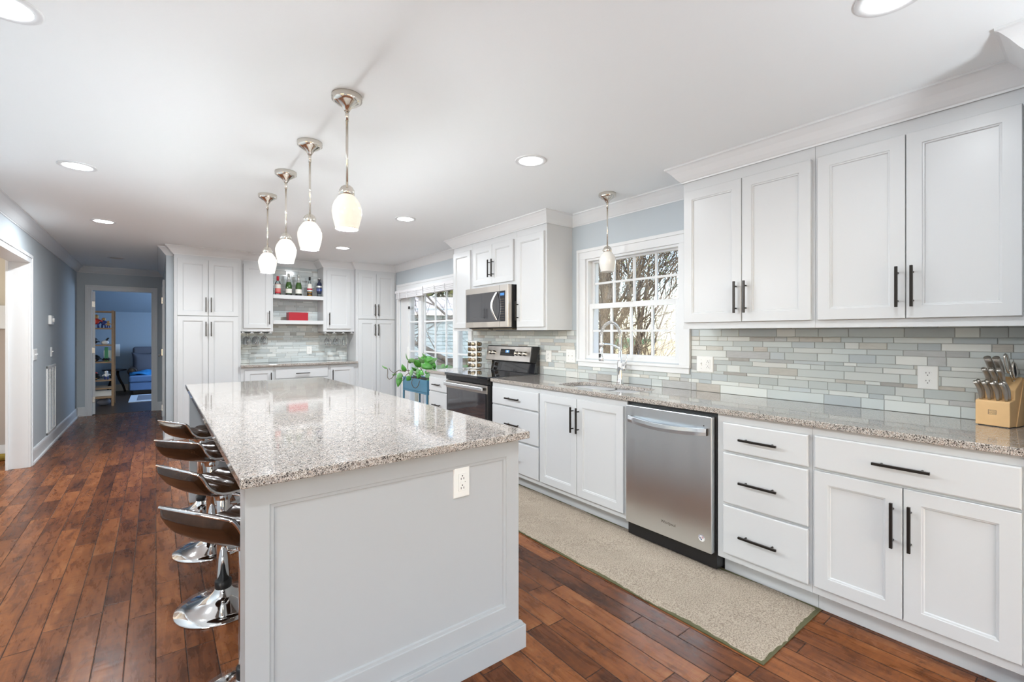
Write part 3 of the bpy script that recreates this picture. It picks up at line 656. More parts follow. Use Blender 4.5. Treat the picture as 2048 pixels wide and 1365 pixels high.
# multi-stemmed bare trees beyond the sink window
tree(6.9, 6.35, 2, 'tree with thick twin trunks rising right of centre outside the sink window', 11, H=4.4, r=.125, depth=4, up=.22, leaves=500, minr=.004, kids=(5, 6), ang=.8, lean=[(.02, .16, 1), (.10, -.10, 1)], wig=.10)
tree(7.6, 7.7, 3, 'bare twiggy tree left of the twin trunks outside the sink window', 12, H=3.6, r=.07, depth=4, up=.16, leaves=200, minr=.004, kids=(4, 5), wig=.26)
tree(6.7, 5.2, 3, 'bare branching tree at the right edge of the sink window view', 13, mt='barkd', H=3.0, r=.05, depth=4, up=.14, leaves=700, minr=.004, kids=(5, 6))
tree(11.0, 9.6, 4, 'distant bare tree behind the trees at the sink window', 16, H=4.2, r=.12, depth=5, up=.2, minr=.006, kids=(4, 4))
def shrub(x, y, seed, label, H=2.3, n=7):
    rng = random.Random(seed); t = thing('bare_shrub', label, 'shrub', (x, y, -.35), 'bare shrubs outside the sink window'); mb = MB()
    for k in range(n):
        a = 2 * pi * k / n + rng.uniform(-.3, .3); limb(mb, Vector((x + .12 * math.cos(a), y + .12 * math.sin(a), -.35)), Vector((.3 * math.cos(a), .3 * math.sin(a), 1)), H * rng.uniform(.7, 1.1), .022, 3, rng, .10, .28, (4, 5), .6, .0035)
    obj('branches', mb, M['bark'], t, recalc=False)
shrub(5.6, 5.75, 31, 'bare twiggy shrub nearest the sink window, behind the faucet', 1.9)
shrub(6.1, 4.75, 32, 'bare twiggy shrub at the right of the sink window', 2.0)
shrub(6.9, 8.4, 33, 'bare twiggy shrub at the left side of the sink window', 2.3)
# leaning tree by the patio door
tree(7.6, 9.7, 3, 'leaning bare tree close outside the patio door', 21, H=3.6, r=.115, depth=4, mt='barkd', lean=[(.15, .25, 1), (-1.15, 1.1, .95), (-.7, .4, 1.2)], up=.02, wig=.16, minr=.007)
def evergreen(x, y, h, rad, label, seed):
    rng = random.Random(seed); t = thing('evergreen_tree', label, 'tree', (x, y, -.3), 'evergreen trees behind the blue house')
    m = MB(); m.tube([(x, y, -.3), (x, y, h * .9)], [.25, .05], 8); obj('trunk', m, M['barkd'], t)
    lf = MB()
    for i in range(2600):
        z = rng.uniform(.15, 1) ** .8; a = rng.uniform(0, 2 * pi); rr = rad * (1.08 - z) * math.sqrt(rng.uniform(.25, 1)); c = Vector((x + rr * math.cos(a), y + rr * math.sin(a), z * h + rng.gauss(0, .2)))
        p = Vector((math.cos(a), math.sin(a), rng.uniform(-.8, .3))) * rng.uniform(.25, .5); q = p.orthogonal().normalized() * .16
        lf.add([c - p, c + q, c + p, c - q], [(0, 1, 2, 3)])
    o = obj('foliage', lf, M['evergreen'], t, recalc=False); o['kind'] = 'stuff'
for i, (s, d, h, r) in enumerate(((-7.5, 12, 9, 3.2), (-3.4, 11, 8.2, 3.0), (.5, 13, 9.5, 3.4), (4.6, 11.5, 8.6, 3.0), (9, 12, 9.4, 3.4))):
    q = HC + RT * s + FW * d
    evergreen(q.x, q.y, h, r, 'olive green evergreen behind the roof of the pale blue house', 40 + i)

# invented windows behind the camera: unseen frames added around the two fill lamps
def added_window(name, axis, c, a0, a1, z0, z1, n):
    mb = MB()
    for i in range(n + 1):
        a = a0 + (a1 - a0) * i / n; w = .03
        (mb.box(a - w, a + w, c - .03, c + .03, z0, z1) if axis == 'y' else mb.box(c - .03, c + .03, a - w, a + w, z0, z1))
    for z in (z0, z1):
        (mb.box(a0, a1, c - .03, c + .03, z - .03, z + .03) if axis == 'y' else mb.box(c - .03, c + .03, a0, a1, z - .03, z + .03))
    struct(name, mb, M['trim'])
added_window('added_window_back', 'y', -3.65, -.95, 2.75, .32, 2.27, 4)
added_window('added_window_side', 'x', -3.65, -2.75, .35, .35, 2.30, 3)

# ================================================================== KITCHEN
FB = 2.448     # face of the lower cabinets
FU = 2.74      # face of the upper cabinets
def carcass(t, side, F, s0, s1, z0, z1, depth, toe=0, top=True, name='cabinet_body'):
    mb = MB(); sbox(mb, side, F, s0, s1, z0 + toe, z1, 0, -depth)
    if toe: sbox(mb, side, F, s0, s1, z0, z0 + toe + .001, -.075, -depth)
    return obj(name, mb, M['cab'], t, bevel=.0012, seg=1)
def rbase(y0, y1, label, group='white base cabinets along the window wall', name='base_cabinet'):
    t = thing(name, label, 'cabinet', (2.75, (y0 + y1) / 2, 0), group); carcass(t, 'R', FB, y0, y1, 0, .884, .595, .10); return t
# drawers left of the sink
t = rbase(2.800, 3.470, 'white three drawer base cabinet between the range and the sink cabinet')
for z0, z1, hz in ((.692, .842, .762), (.411, .680, .542), (.138, .398, .262)): drawer(t, 'R', FB, 2.812, 3.450, z0, z1, hz=hz)
# sink base
t = rbase(1.940, 2.799, 'white two door base cabinet under the sink')
door(t, 'R', FB, 2.385, 2.788, .138, .842, 2.416, .690); door(t, 'R', FB, 1.960, 2.381, .138, .842, 2.360, .690)
# three drawers right of dishwasher
t = rbase(.862, 1.324, 'white three drawer base cabinet just right of the dishwasher')
for z0, z1, hz in ((.692, .842, .766), (.411, .680, .541), (.138, .398, .259)): drawer(t, 'R', FB, .874, 1.286, z0, z1, hz=hz, hs=1.095)
# wide cabinet
t = rbase(TY + .004, .861, 'white base cabinet with one wide drawer over two doors below the knife block')
drawer(t, 'R', FB, .196, .848, .695, .846, hz=.771, L=.187, hs=.529)
door(t, 'R', FB, .527, .848, .143, .683, .557, .529); door(t, 'R', FB, .196, .523, .143, .683, .500, .529)
# small cabinet left of range
t = rbase(4.262, 4.695, 'narrow white three drawer base cabinet left of the range', )
for z0, z1 in ((.692, .842), (.411, .680), (.138, .398)): drawer(t, 'R', FB, 4.275, 4.680, z0, z1, L=.16)
# upper cabinets, right group
def rupper(y0, y1, label, z0=1.372, z1=2.305, rail=True, grp='white wall cabinets on the window wall'):
    t = thing('wall_cabinet', label, 'cabinet', (2.9, (y0 + y1) / 2, z0), grp)
    mb = MB(); sbox(mb, 'R', FU, y0, y1, z0, z1, 0, -(WX - FU - .001)); obj('cabinet_body', mb, M['cab'], t, bevel=.001, seg=1)
    if rail: m = MB(); sbox(m, 'R', FU, y0, y1, z0 - .020, z0 + .001, .004, -.018); obj('light_rail', m, M['cab'], t)
    return t
t = rupper(.951, 1.714, 'white double door wall cabinet right beside the sink window')
door(t, 'R', FU, 1.329, 1.700, 1.392, 2.235, 1.358, 1.535); door(t, 'R', FU, .966, 1.325, 1.392, 2.235, 1.300, 1.535)
t = rupper(TY + .004, .950, 'large white double door wall cabinet at the right edge above the knife block')
door(t, 'R', FU, .580, .935, 1.392, 2.235, .606, 1.536); door(t, 'R', FU, .218, .576, 1.392, 2.235, .552, 1.536)
# group round the microwave
g2 = 'white wall cabinets around the microwave'
t = rupper(3.052, 3.485, 'tall white single door wall cabinet right of the microwave', grp=g2, z0=1.353, rail=False)
door(t, 'R', FU, 3.075, 3.462, 1.382, 2.235, 3.436, 1.535, L=.18)
t = rupper(3.486, 4.262, 'short white double door wall cabinet above the microwave', z0=1.796, grp=g2, rail=False)
door(t, 'R', FU, 3.872, 4.225, 1.832, 2.235, 3.905, 1.990, L=.18); door(t, 'R', FU, 3.520, 3.868, 1.832, 2.235, 3.840, 1.990, L=.18)
t = rupper(4.263, 4.660, 'narrow white wall cabinet left of the microwave beside the patio door', grp=g2, z0=1.353, rail=False)
door(t, 'R', FU, 4.285, 4.645, 1.382, 2.235)
# deep tall cabinet out of frame whose moulding enters the picture
t = thing('tall_cabinet', 'deep tall white cabinet whose crown juts in at the top right corner', 'cabinet', (2.75, -.5, 0))
mb = MB(); mb.box(TX, WX - .001, -1.2, TY, 0, 2.305); obj('cabinet_body', mb, M['cab'], t)

# ---- far wall cabinets
FP, FC = 7.015, 7.09
def pantry(x0, x1, xm, label):
    t = thing('pantry_cabinet', label, 'cabinet', ((x0 + x1) / 2, 7.2, 0), 'tall white pantry cabinets on the far wall')
    mb = MB(); mb.box(x0, x1, FP, 7.419, .09, 2.305); mb.box(x0, x1, FP + .06, 7.419, 0, .091); obj('cabinet_body', mb, M['cab'], t, bevel=.001, seg=1)
    a, b = x0 + .032, x1 - .030
    door(t, 'B', FP, a, xm - .002, 1.548, 2.25, xm - .028, 1.686); door(t, 'B', FP, xm + .002, b, 1.548, 2.25, xm + .028, 1.686)
    door(t, 'B', FP, a, xm - .002, .115, 1.538, xm - .028, 1.380); door(t, 'B', FP, xm + .002, b, .115, 1.538, xm + .028, 1.380)
pantry(.174, .885, .527, 'tall white four door pantry at the left end beside the hallway')
pantry(2.407, WX - .002, 2.718, 'tall white four door pantry at the right end beside the patio door')
def fupper(x0, x1, a, b, hs, label):
    t = thing('wall_cabinet', label, 'cabinet', ((x0 + x1) / 2, 7.25, 1.35), 'white wall cabinets beside the bottle shelves')
    mb = MB(); mb.box(x0, x1, FC, 7.392, 1.350, 2.305); obj('cabinet_body', mb, M['cab'], t, bevel=.001, seg=1)
    door(t, 'B', FC, a, b, 1.395, 2.255, hs, 1.540)
    # stemware rack of T-shaped rails
    m = MB(); n = 4
    for i in range(n):
        x = x0 + .03 + (x1 - x0 - .06) * i / (n - 1); m.box(x - .006, x + .006, FC + .01, 7.38, 1.335, 1.3505); m.box(x - .024, x + .024, FC + .01, 7.38, 1.327, 1.335)
    obj('glass_rack', m, M['cab'], t)
fupper(.887, 1.283, .925, 1.250, 1.232, 'white single door wall cabinet left of the bottle shelves')
fupper(1.952, 2.405, 2.000, 2.345, 2.030, 'white single door wall cabinet right of the bottle shelves')
for z0, z1, l in ((1.812, 1.866, 'upper white shelf holding five bottles'), (1.457, 1.510, 'lower white shelf holding the red box')):
    mb = MB(); mb.box(1.284, 1.951, 7.085, 7.392, z0, z1); tag(obj('shelf', mb, M['cab'], bevel=.002), l, 'shelf', 'open shelves between the far wall cabinets')
def fbase(x0, x1, label):
    t = thing('base_cabinet', label, 'cabinet', ((x0 + x1) / 2, 7.2, 0), 'white base cabinets below the far counter'); mb = MB(); mb.box(x0, x1, FP, 7.415, .09, .874); mb.box(x0, x1, FP + .06, 7.415, 0, .091); obj('cabinet_body', mb, M['cab'], t, bevel=.001, seg=1); return t
t = fbase(.886, 1.283, 'white single door base cabinet at the left end of the far counter'); door(t, 'B', FP, .930, 1.262, .12, .838, 1.240, .70)
t = fbase(1.284, 2.004, 'white base cabinet with wide drawer in the middle of the far counter'); drawer(t, 'B', FP, 1.300, 1.990, .70, .838, hz=.765); door(t, 'B', FP, 1.300, 1.643, .12, .69, 1.61, .6); door(t, 'B', FP, 1.647, 1.990, .12, .69, 1.68, .6)
t = fbase(2.005, 2.406, 'white single door base cabinet at the right end of the far counter'); door(t, 'B', FP, 2.028, 2.370, .12, .838, 2.055, .70)

# ---- countertops
def slab(name, label, poly, z0, z1, holes=None):
    mb = MB(); mb.prism(poly, lambda a, b, d: (a, b, d), z0, z1); return tag(obj(name, mb, M['granite'], bevel=.004, seg=3), label, 'countertop', 'speckled granite countertops')
slab('countertop', 'short grey speckled granite counter on the far wall below the stemware', [(.878, 6.955), (2.418, 6.955), (2.405, 7.03), (2.405, 7.392), (.887, 7.392), (.887, 7.03)], .876, .905)
slab('countertop', 'small speckled granite counter left of the range under the spice rack', [(2.418, 4.262), (3.055, 4.262), (3.055, 4.728), (2.418, 4.728)], .885, .915)
slab('countertop', 'speckled granite island top with polished window reflections', [(.185, 1.483), (.191, 1.477), (1.229, 1.477), (1.235, 1.483), (1.235, 4.505), (.185, 4.505)], .885, .915)
# long counter with the sink cut-out
SX0, SX1, SY0, SY1 = 2.535, 2.895, 2.005, 2.735
def rrect(x0, x1, y0, y1, r, n=6):
    P = []
    for (cx, cy, a0) in ((x1 - r, y1 - r, 0), (x0 + r, y1 - r, 90), (x0 + r, y0 + r, 180), (x1 - r, y0 + r, 270)):
        for i in range(n + 1): a = math.radians(a0 + 90 * i / n); P.append((cx + r * math.cos(a), cy + r * math.sin(a)))
    return P
def slab_hole(name, label, x0, x1, y0, y1, hole, z0, z1):
    """slab with a rounded hole; hole runs counter-clockwise in four corner arcs, each fanned to its slab corner"""
    n = len(hole); q = n // 4; corners = [(x1, y1), (x0, y1), (x0, y0), (x1, y0)]
    vs = []
    for z in (z0, z1): vs += [(p[0], p[1], z) for p in hole] + [(c[0], c[1], z) for c in corners]
    T = n + 4; fs = []
    for a in range(4):
        for k in range(q - 1): i = a * q + k; fs += [(i, i + 1, n + a), (T + i, T + n + a, T + i + 1)]
        i = a * q + q - 1; j = (i + 1) % n; b = (a + 1) % 4; fs += [(i, j, n + b, n + a), (T + i, T + n + a, T + n + b, T + j), (n + a, n + b, T + n + b, T + n + a)]
    for i in range(n): j = (i + 1) % n; fs.append((i, T + i, T + j, j))
    mb = MB(); mb.add(vs, fs); return tag(obj(name, mb, M['granite'], bevel=.004, seg=3), label, 'countertop', 'speckled granite countertops')
hole = rrect(SX0, SX1, SY0, SY1, .09)
slab_hole('countertop', 'long speckled granite counter running from the range past the sink to the knife block', 2.418, 3.055, TY + .006, 3.468, hole, .885, .915)
# double bowl sink, undermounted
sk_ = thing('sink', 'double bowl stainless sink set into the granite under the window', 'sink', (2.72, 2.37, .69))
for (y0, y1) in ((SY0 - .006, 2.335), (2.365, SY1 + .006)):
    rings = []; mb = MB(); mb.smooth = True
    for (ins, z, r) in ((-.012, .884, .10), (0, .884, .09), (.004, .86, .085), (.012, .72, .075), (.035, .695, .06), (.12, .690, .03)):
        rings.append([(p[0], p[1], z) for p in rrect(SX0 - .006 + ins, SX1 + .006 - ins, y0 + ins, y1 - ins, r)])
    n = len(rings[0]); vs = [p for r_ in rings for p in r_]; fs = [(i * n + k, i * n + (k + 1) % n, (i + 1) * n + (k + 1) % n, (i + 1) * n + k) for i in range(len(rings) - 1) for k in range(n)] + [tuple((len(rings) - 1) * n + k for k in range(n))]
    mb.add(vs, fs); bw = obj('bowl', mb, M['sink'], sk_, recalc=False)
    dm = MB(); dm.lathe((2.71, (y0 + y1) / 2, .690), [(.0, .004), (.03, .004), (.042, .002), (.045, 0)], 20, cap=False); obj('drain', dm, M['chrome'], bw, recalc=False)

# ---- tiled splashbacks
PAL = [((.52, .56, .55), 1.0, 5), ((.57, .61, .595), 1.0, 6), ((.64, .665, .64), 1.0, 5), ((.47, .51, .52), 1.0, 3), ((.70, .71, .68), .9, 3), ((.62, .61, .56), .3, 2), ((.47, .455, .43), .15, .8), ((.56, .53, .48), .2, .9), ((.52, .53, .53), .4, 1.5)]
ROWS = [.056, .026, .046, .020, .046, .030, .020, .046, .030, .036, .030, .048, .022, .046, .028, .056, .024, .046, .020, .046, .030]
def pick(rng, PAL=PAL):
    s = sum(p[2] for p in PAL); q = rng.uniform(0, s)
    for c, a, w in PAL:
        q -= w
        if q <= 0: break
    k = rng.uniform(.90, 1.08); return (min(1, c[0] * k), min(1, c[1] * k), min(1, c[2] * k), a)
def tiles(name, label, side, F, regions, zb, seed, scale=1.0, pal=PAL):
    rng = random.Random(seed); s0 = min(r[0] for r in regions); s1 = max(r[1] for r in regions); z1 = max(r[3] for r in regions)
    mb = MB(); gm = MB(); z = zb; i = 0; gap = .0013
    for (a, b, c_, d_) in regions: sbox(mb, side, F, a, b, c_, d_, .001, .0045)
    mb.m = [1] * len(mb.m)
    while z < z1:
        h = ROWS[i % len(ROWS)] * scale; i += 1; s = s0 - rng.uniform(0, .1)
        while s < s1:
            w = rng.choice((.075, .10, .10, .15, .15, .20, .25)) * rng.uniform(.85, 1.15) * (1.1 if h > .04 else .9); col = pick(rng, pal)
            for (a, b, c_, d_) in regions:
                x0, x1, q0, q1 = max(s, a), min(s + w, b), max(z, c_), min(z + h, d_)
                if x1 - x0 > .004 and q1 - q0 > .004:
                    mb.c = col; v0 = len(mb.v); x0 += gap; x1 -= gap; q0 += gap; q1 -= gap; e = .0012; P = []
                    for (ins, dd) in ((0, .004), (0, .0072), (e, .0084)):
                        P += [pt(side, F, x0 + ins, q0 + ins, dd), pt(side, F, x1 - ins, q0 + ins, dd), pt(side, F, x1 - ins, q1 - ins, dd), pt(side, F, x0 + ins, q1 - ins, dd)]
                    mb.add(P, [(r * 4 + k, r * 4 + (k + 1) % 4, r * 4 + 4 + (k + 1) % 4, r * 4 + 4 + k) for r in range(2) for k in range(4)] + [(8, 9, 10, 11)])
            s += w
        z += h
    return tag(obj(name, mb, [M['tile'], M['grout']]), label, 'backsplash', 'mosaic tile backsplashes')
tiles('tile_backsplash', 'grey glass and stone mosaic backsplash behind the long counter and around the sink window', 'R', WX, [(TY + .006, 1.848, .9155, 1.375), (1.848, 2.976, .9155, 1.027), (2.976, 4.736, .9155, 1.353)], .9155, 3)
tiles('tile_backsplash', 'pale blue-grey mosaic backsplash on the far wall behind the bottle shelves', 'B', 7.42, [(.89, 2.402, .906, 2.302)], .906, 5, pal=[((.56, .61, .615), 1.0, 6), ((.62, .66, .66), 1.0, 6), ((.68, .71, .70), 1.0, 4), ((.51, .56, .57), 1.0, 2), ((.58, .58, .55), .3, 1.2), ((.44, .46, .46), .4, .35)])

# ---- switches and sockets
def plate(name, label, side, F, s0, s1, z0, z1, gangs, group='white wall plates'):
    """gangs: list of (relative centre, kind)"""
    mb = MB(); ribbon_panel(mb, side, F, s0, s1, z0, z1, [(0, 0), (0, .003), (.003, .0065), (.006, .007)])
    o = tag(obj(name, mb, M['plastic']), label, 'outlet' if 'outlet' in name else 'switch', group)
    zc = (z0 + z1) / 2; sg = 1 if side in 'BA' or side == 'L' else -1
    Fo = F + (-.007 if side in 'RB' else .007)
    for (c, k) in gangs:
        s = s0 + (s1 - s0) * c
        if k == 'duplex':
            for dz in (.0195, -.0195):
                m = MB(); fn = lambda a, b, d: pt(side, Fo, s + a, zc + dz + b, d)
                pr = [(.0165 * math.cos(q) if abs(math.cos(q)) < 1 else .0165, .0145 * math.sin(q)) for q in [2 * pi * j / 20 for j in range(20)]]; m.prism(pr, fn, 0, .0015); r = obj('receptacle', m, M['plastic'], o)
                m = MB(); F2 = Fo + (-.0015 if side in 'RB' else .0015)
                for q in (-.0063, .0063): sbox(m, side, F2, s + q - .0011, s + q + .0011, zc + dz + .001, zc + dz + .008, 0, .0003)
                sbox(m, side, F2, s - .002, s + .002, zc + dz - .009, zc + dz - .005, 0, .0003); obj('slots', m, M['slot'], r)
        elif k == 'gfci':
            m = MB(); sbox(m, side, Fo, s - .0165, s + .0165, zc - .033, zc + .033, 0, .0025); r = obj('receptacle', m, M['plastic'], o, bevel=.0008)
            m = MB(); F2 = Fo + (-.0025 if side in 'RB' else .0025)
            for dz, f in ((.018, 1), (-.018, 1)):
                for q in (-.006, .006): sbox(m, side, F2, s + q - .0012, s + q + .0012, zc + dz - .008, zc + dz, 0, .0004)
                sbox(m, side, F2, s - .0022, s + .0022, zc + dz + .004, zc + dz + .0085, 0, .0004)
            sbox(m, side, F2, s + .011, s + .0135, zc - .001, zc + .0015, 0, .0004); obj('slots', m, M['slot'], r)
            m = MB(); sbox(m, side, F2, s - .008, s + .008, zc - .0045, zc + .0045, 0, .0012); obj('test_button', m, M['plastic'], r)
        elif k == 'toggle':
            m = MB(); sbox(m, side, Fo, s - .005, s + .005, zc - .012, zc + .012, 0, .002); sbox(m, side, Fo, s - .0035, s + .0035, zc, zc + .009, 0, .012); obj('toggle', m, M['plastic'], o)
            for dz in (-.030, .030): m = MB(); sbox(m, side, Fo, s - .002, s + .002, zc + dz - .002, zc + dz + .002, 0, .0006); obj('screw', m, M['grout'], o)
    return o
plate('outlet_plate', 'white two gang plate with switch and test socket right of the sink window', 'R', WX - .0085, 1.679, 1.803, 1.051, 1.162, [(.30, 'gfci'), (.70, 'toggle')])
plate('outlet_plate', 'white duplex socket on the tiles left of the knife block', 'R', WX - .0085, .521, .600, 1.043, 1.160, [(.5, 'duplex')])
plate('switch_plate', 'white two gang switch plate left of the sink window', 'R', WX - .0085, 3.002, 3.122, 1.051, 1.174, [(.30, 'toggle'), (.70, 'toggle')])
plate('outlet_plate', 'white socket plate on the tiles just right of the range', 'R', WX - .0085, 3.328, 3.404, 1.043, 1.158, [(.5, 'gfci')])
plate('outlet_plate', 'white socket plate on the far wall tiles below the shelves', 'B', 7.42 - .0085, 1.797, 1.873, 1.014, 1.132, [(.5, 'duplex')])
plate('outlet_plate', 'white test socket on the end panel of the island', 'B', 1.5415, .902, .974, .687, .806, [(.5, 'gfci')])
plate('switch_plate', 'white switch plate on the left wall beside the cased opening', 'L', -1.0, 6.76, 6.93, 1.045, 1.16, [(.3, 'toggle'), (.7, 'toggle')])
plate('switch_plate', 'white switch plate under the thermostat', 'L', -1.0, 7.76, 7.84, 1.045, 1.16, [(.5, 'toggle')])
mb = MB(); sbox(mb, 'L', -1.0, 7.60, 7.76, 1.43, 1.535, 0, .028); th = thing('thermostat', 'small white thermostat on the blue left wall', 'thermostat', (-.99, 7.68, 1.43)); obj('case', mb, M['plastic'], th, bevel=.005)
mb = MB(); mb.lathe((0, 0, 0), [(.026, 0), (.026, .010), (.022, .014), (0, .014)], 20, axis='x')
for i, v in enumerate(mb.v): mb.v[i] = Vector((-.972 + v.x, 7.70 + v.y, 1.482 + v.z))
obj('dial', mb, M['plastic'], th)
# return-air grille
t = thing('return_air_grille', 'tall white slatted return air grille low on the left wall', 'vent', (-.99, 7.76, .14))
mb = MB(); y0, y1, z0, z1 = 7.48, 8.05, .145, .945
for (a, b, c_, d_) in ((y0, y0 + .03, z0, z1), (y1 - .03, y1, z0, z1), (y0, y1, z0, z0 + .03), (y0, y1, z1 - .03, z1)): sbox(mb, 'L', -1.0, a, b, c_, d_, 0, .012)
obj('frame', mb, M['plastic'], t, bevel=.002)
mb = MB(); n = 44
for i in range(n):
    z = z0 + .03 + (z1 - z0 - .06) * (i + .5) / n; mb.add([(-1.0, y0 + .03, z + .005), (-1.0, y1 - .03, z + .005), (-.991, y1 - .03, z - .004), (-.991, y0 + .03, z - .004)], [(0, 1, 2, 3)])
for y in (7.67, 7.86): mb.box(-1.0, -.990, y - .004, y + .004, z0 + .03, z1 - .03)
obj('louvres', mb, M['plastic'], t, recalc=False)
mb = MB(); sbox(mb, 'L', -1.0, y0 + .03, y1 - .03, z0 + .03, z1 - .03, 0, .001); obj('filter', mb, M['grout'], t)

# ---- island
isl = thing('kitchen_island', 'white panelled kitchen island under the large granite top', 'kitchen island', (.71, 3.0, 0))
YF = 1.530
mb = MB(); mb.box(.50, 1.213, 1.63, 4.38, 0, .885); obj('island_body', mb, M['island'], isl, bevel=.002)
def end_wing(y0, y1, front):
    mb = MB(); R = [(.204, 1.213, 0, .885, 0), (.204, 1.213, 0, .885, (y1 - y0)), (.268, 1.150, .187, .812, (y1 - y0)), (.270, 1.148, .189, .810, (y1 - y0) - .004), (.280, 1.138, .199, .800, (y1 - y0) - .005), (.283, 1.135, .202, .797, (y1 - y0) - .012)]
    vs = []; fs = []
    for (a, b, c_, d_, o_) in R: y = y1 - o_; vs += [(a, y, c_), (b, y, c_), (b, y, d_), (a, y, d_)]
    for r in range(len(R) - 1):
        for k in range(4): fs.append((r * 4 + k, r * 4 + (k + 1) % 4, r * 4 + 4 + (k + 1) % 4, r * 4 + 4 + k))
    fs += [(0, 1, 2, 3), tuple(len(vs) - 4 + k for k in range(4))]; mb.add(vs, fs)
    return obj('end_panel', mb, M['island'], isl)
end_wing(YF, 1.629, True)
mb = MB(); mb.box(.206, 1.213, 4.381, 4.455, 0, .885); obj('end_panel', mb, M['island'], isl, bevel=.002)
mb = MB(); pass
mb.prism([(.190, 0), (1.235, 0)] + [] + [(1.235, .096), (.190, .096)], lambda a, b, d: (a, d, b), 1.506, YF)
mb.prism([(.196, .096), (1.229, .096), (1.221, .112), (.204, .112)], lambda a, b, d: (a, d, b), 1.514, YF)
mb.box(1.2131, 1.2345, YF + .0005, 4.47, 0, .0955)
mb.box(.204, 1.213, 4.455, 4.475, 0, .096)
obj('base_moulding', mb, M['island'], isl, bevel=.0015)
for i in range(3):
    y = 1.66 + i * .91
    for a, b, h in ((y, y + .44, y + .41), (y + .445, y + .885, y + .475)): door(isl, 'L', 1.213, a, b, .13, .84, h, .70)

# ---- rug
mb = MB(); nx, ny = 24, 96; rx0, rx1, ry0, ry1 = 1.915, 2.512, .850, 3.30; rng = random.Random(5); vs = []; fs = []
for i in range(nx + 1):
    for j in range(ny + 1):
        e = min(i, nx - i, 3) / 3 * 1.0; f = min(j, ny - j, 3) / 3; z = .004 + .010 * (min(e, f) ** .4) + rng.uniform(-.0012, .0012) + .0015 * math.sin(j * .35 + i * .2)
        vs.append((rx0 + (rx1 - rx0) * i / nx + .004 * math.sin(j * .21), ry0 + (ry1 - ry0) * j / ny + .003 * math.sin(i * .5), z))
for i in range(nx):
    for j in range(ny): a = i * (ny + 1) + j; fs.append((a, a + ny + 1, a + ny + 2, a + 1))
mb.smooth = True; mb.add(vs, fs); t = thing('runner_rug', 'beige shaggy runner rug with olive binding in front of the cabinets', 'rug', ((rx0 + rx1) / 2, 2.1, 0)); obj('pile', mb, M['rug'], t, recalc=False)
mb = MB(); mb.box(rx0 - .004, rx1 + .004, ry0 - .004, ry1 + .003, 0, .0065); obj('binding', mb, M['binding'], t, bevel=.002)

# ---- dishwasher
t = thing('dishwasher', 'brushed stainless steel dishwasher with curved bar handle', 'dishwasher', (2.75, 1.63, 0))
mb = MB(); mb.box(2.452, 3.0, 1.331, 1.934, .02, .880); obj('tub_housing', mb, M['black'], t)
mb = MB(); mb.box(2.412, 2.448, 1.341, 1.924, .108, .861); dd = obj('door', mb, M['steel'], t, bevel=.004, seg=3)
mb = MB(); mb.box(2.53, 2.57, 1.328, 1.937, .0, .108); mb.box(2.50, 2.54, 1.328, 1.937, .075, .108); obj('kick_plate', mb, M['black'], t, bevel=.002)
mb = MB(); n = 24; vs = []; fs = []
for i in range(n + 1):
    u = i / n; y = 1.893 - u * (1.893 - 1.362); x = 2.398 - .040 * math.sin(pi * u); zc = .777 - .012 * math.sin(pi * u) 
    for (dx, dz) in ((0, -.021), (-.006, -.019), (-.008, 0), (-.006, .019), (0, .021), (.004, .0)): vs.append((x + dx, y, zc + dz))
for i in range(n):
    for k in range(6): fs.append((i * 6 + k, i * 6 + (k + 1) % 6, (i + 1) * 6 + (k + 1) % 6, (i + 1) * 6 + k))
fs += [tuple(range(6)), tuple(n * 6 + k for k in range(6))]; mb.smooth = False; mb.add(vs, fs); hd = obj('handle', mb, M['steellt'], dd)
mb = MB(); mb.box(2.394, 2.413, 1.362, 1.376, .757, .797); mb.box(2.394, 2.413, 1.879, 1.893, .757, .797); obj('handle_bracket', mb, M['bronze'], hd)
text('brand_name', 'Whirlpool', .0235, (2.4115, 1.611, .192), (0, -1, 0), (0, 0, 1), M['mark'], dd)
mb = MB(); mb.lathe((0, 0, 0), [(.0, 0), (.019, 0)], 32, axis='x', cap=False); mb.cur = 1
def star(mb, x, cy, cz, r0, r1, n=5, rot=pi / 2):
    P = [(cy - (r0 if k % 2 == 0 else r1) * math.cos(rot + pi * k / n), cz + (r0 if k % 2 == 0 else r1) * math.sin(rot + pi * k / n)) for k in range(2 * n)]
    mb.add([(x, a, b) for a, b in P], [tuple(range(2 * n))])
mb.v = [Vector((2.4114, 1.399 + v.y, .180 + v.z)) for v in mb.v]; mb.m = [0] * len(mb.m)
def arc(r0, r1, a0, a1, m, x=2.4111, n=10):
    mb.cur = m; vs = []
    for i in range(n + 1):
        a = math.radians(a0 + (a1 - a0) * i / n); vs += [(x, 1.399 - r0 * math.cos(a), .180 + r0 * math.sin(a)), (x, 1.399 - r1 * math.cos(a), .180 + r1 * math.sin(a))]
    mb.add(vs, [(2 * i, 2 * i + 1, 2 * i + 3, 2 * i + 2) for i in range(n)])
for a in range(20, 165, 18): arc(.0145, .0185, a, a + 12, 1)
for k in range(4): arc(.004 + k * .0025, .0052 + k * .0025, -20 + k * 6, 75, 2)
arc(.003, .012, 160, 290, 1); arc(.006, .009, 180, 260, 0, 2.4109)
obj('round_sticker', mb, [M['plastic'], M['stickerblue'], M['stickerred']], dd, recalc=False)
mb = MB(); mb.lathe((0, 0, 0), [(0, .001), (.0035, .001), (.0035, 0)], 12, axis='x'); mb.v = [Vector((2.4115 - v.x, 1.385 + v.y, .808 + v.z)) for v in mb.v]; obj('indicator_light', mb, M['bronze'], dd)

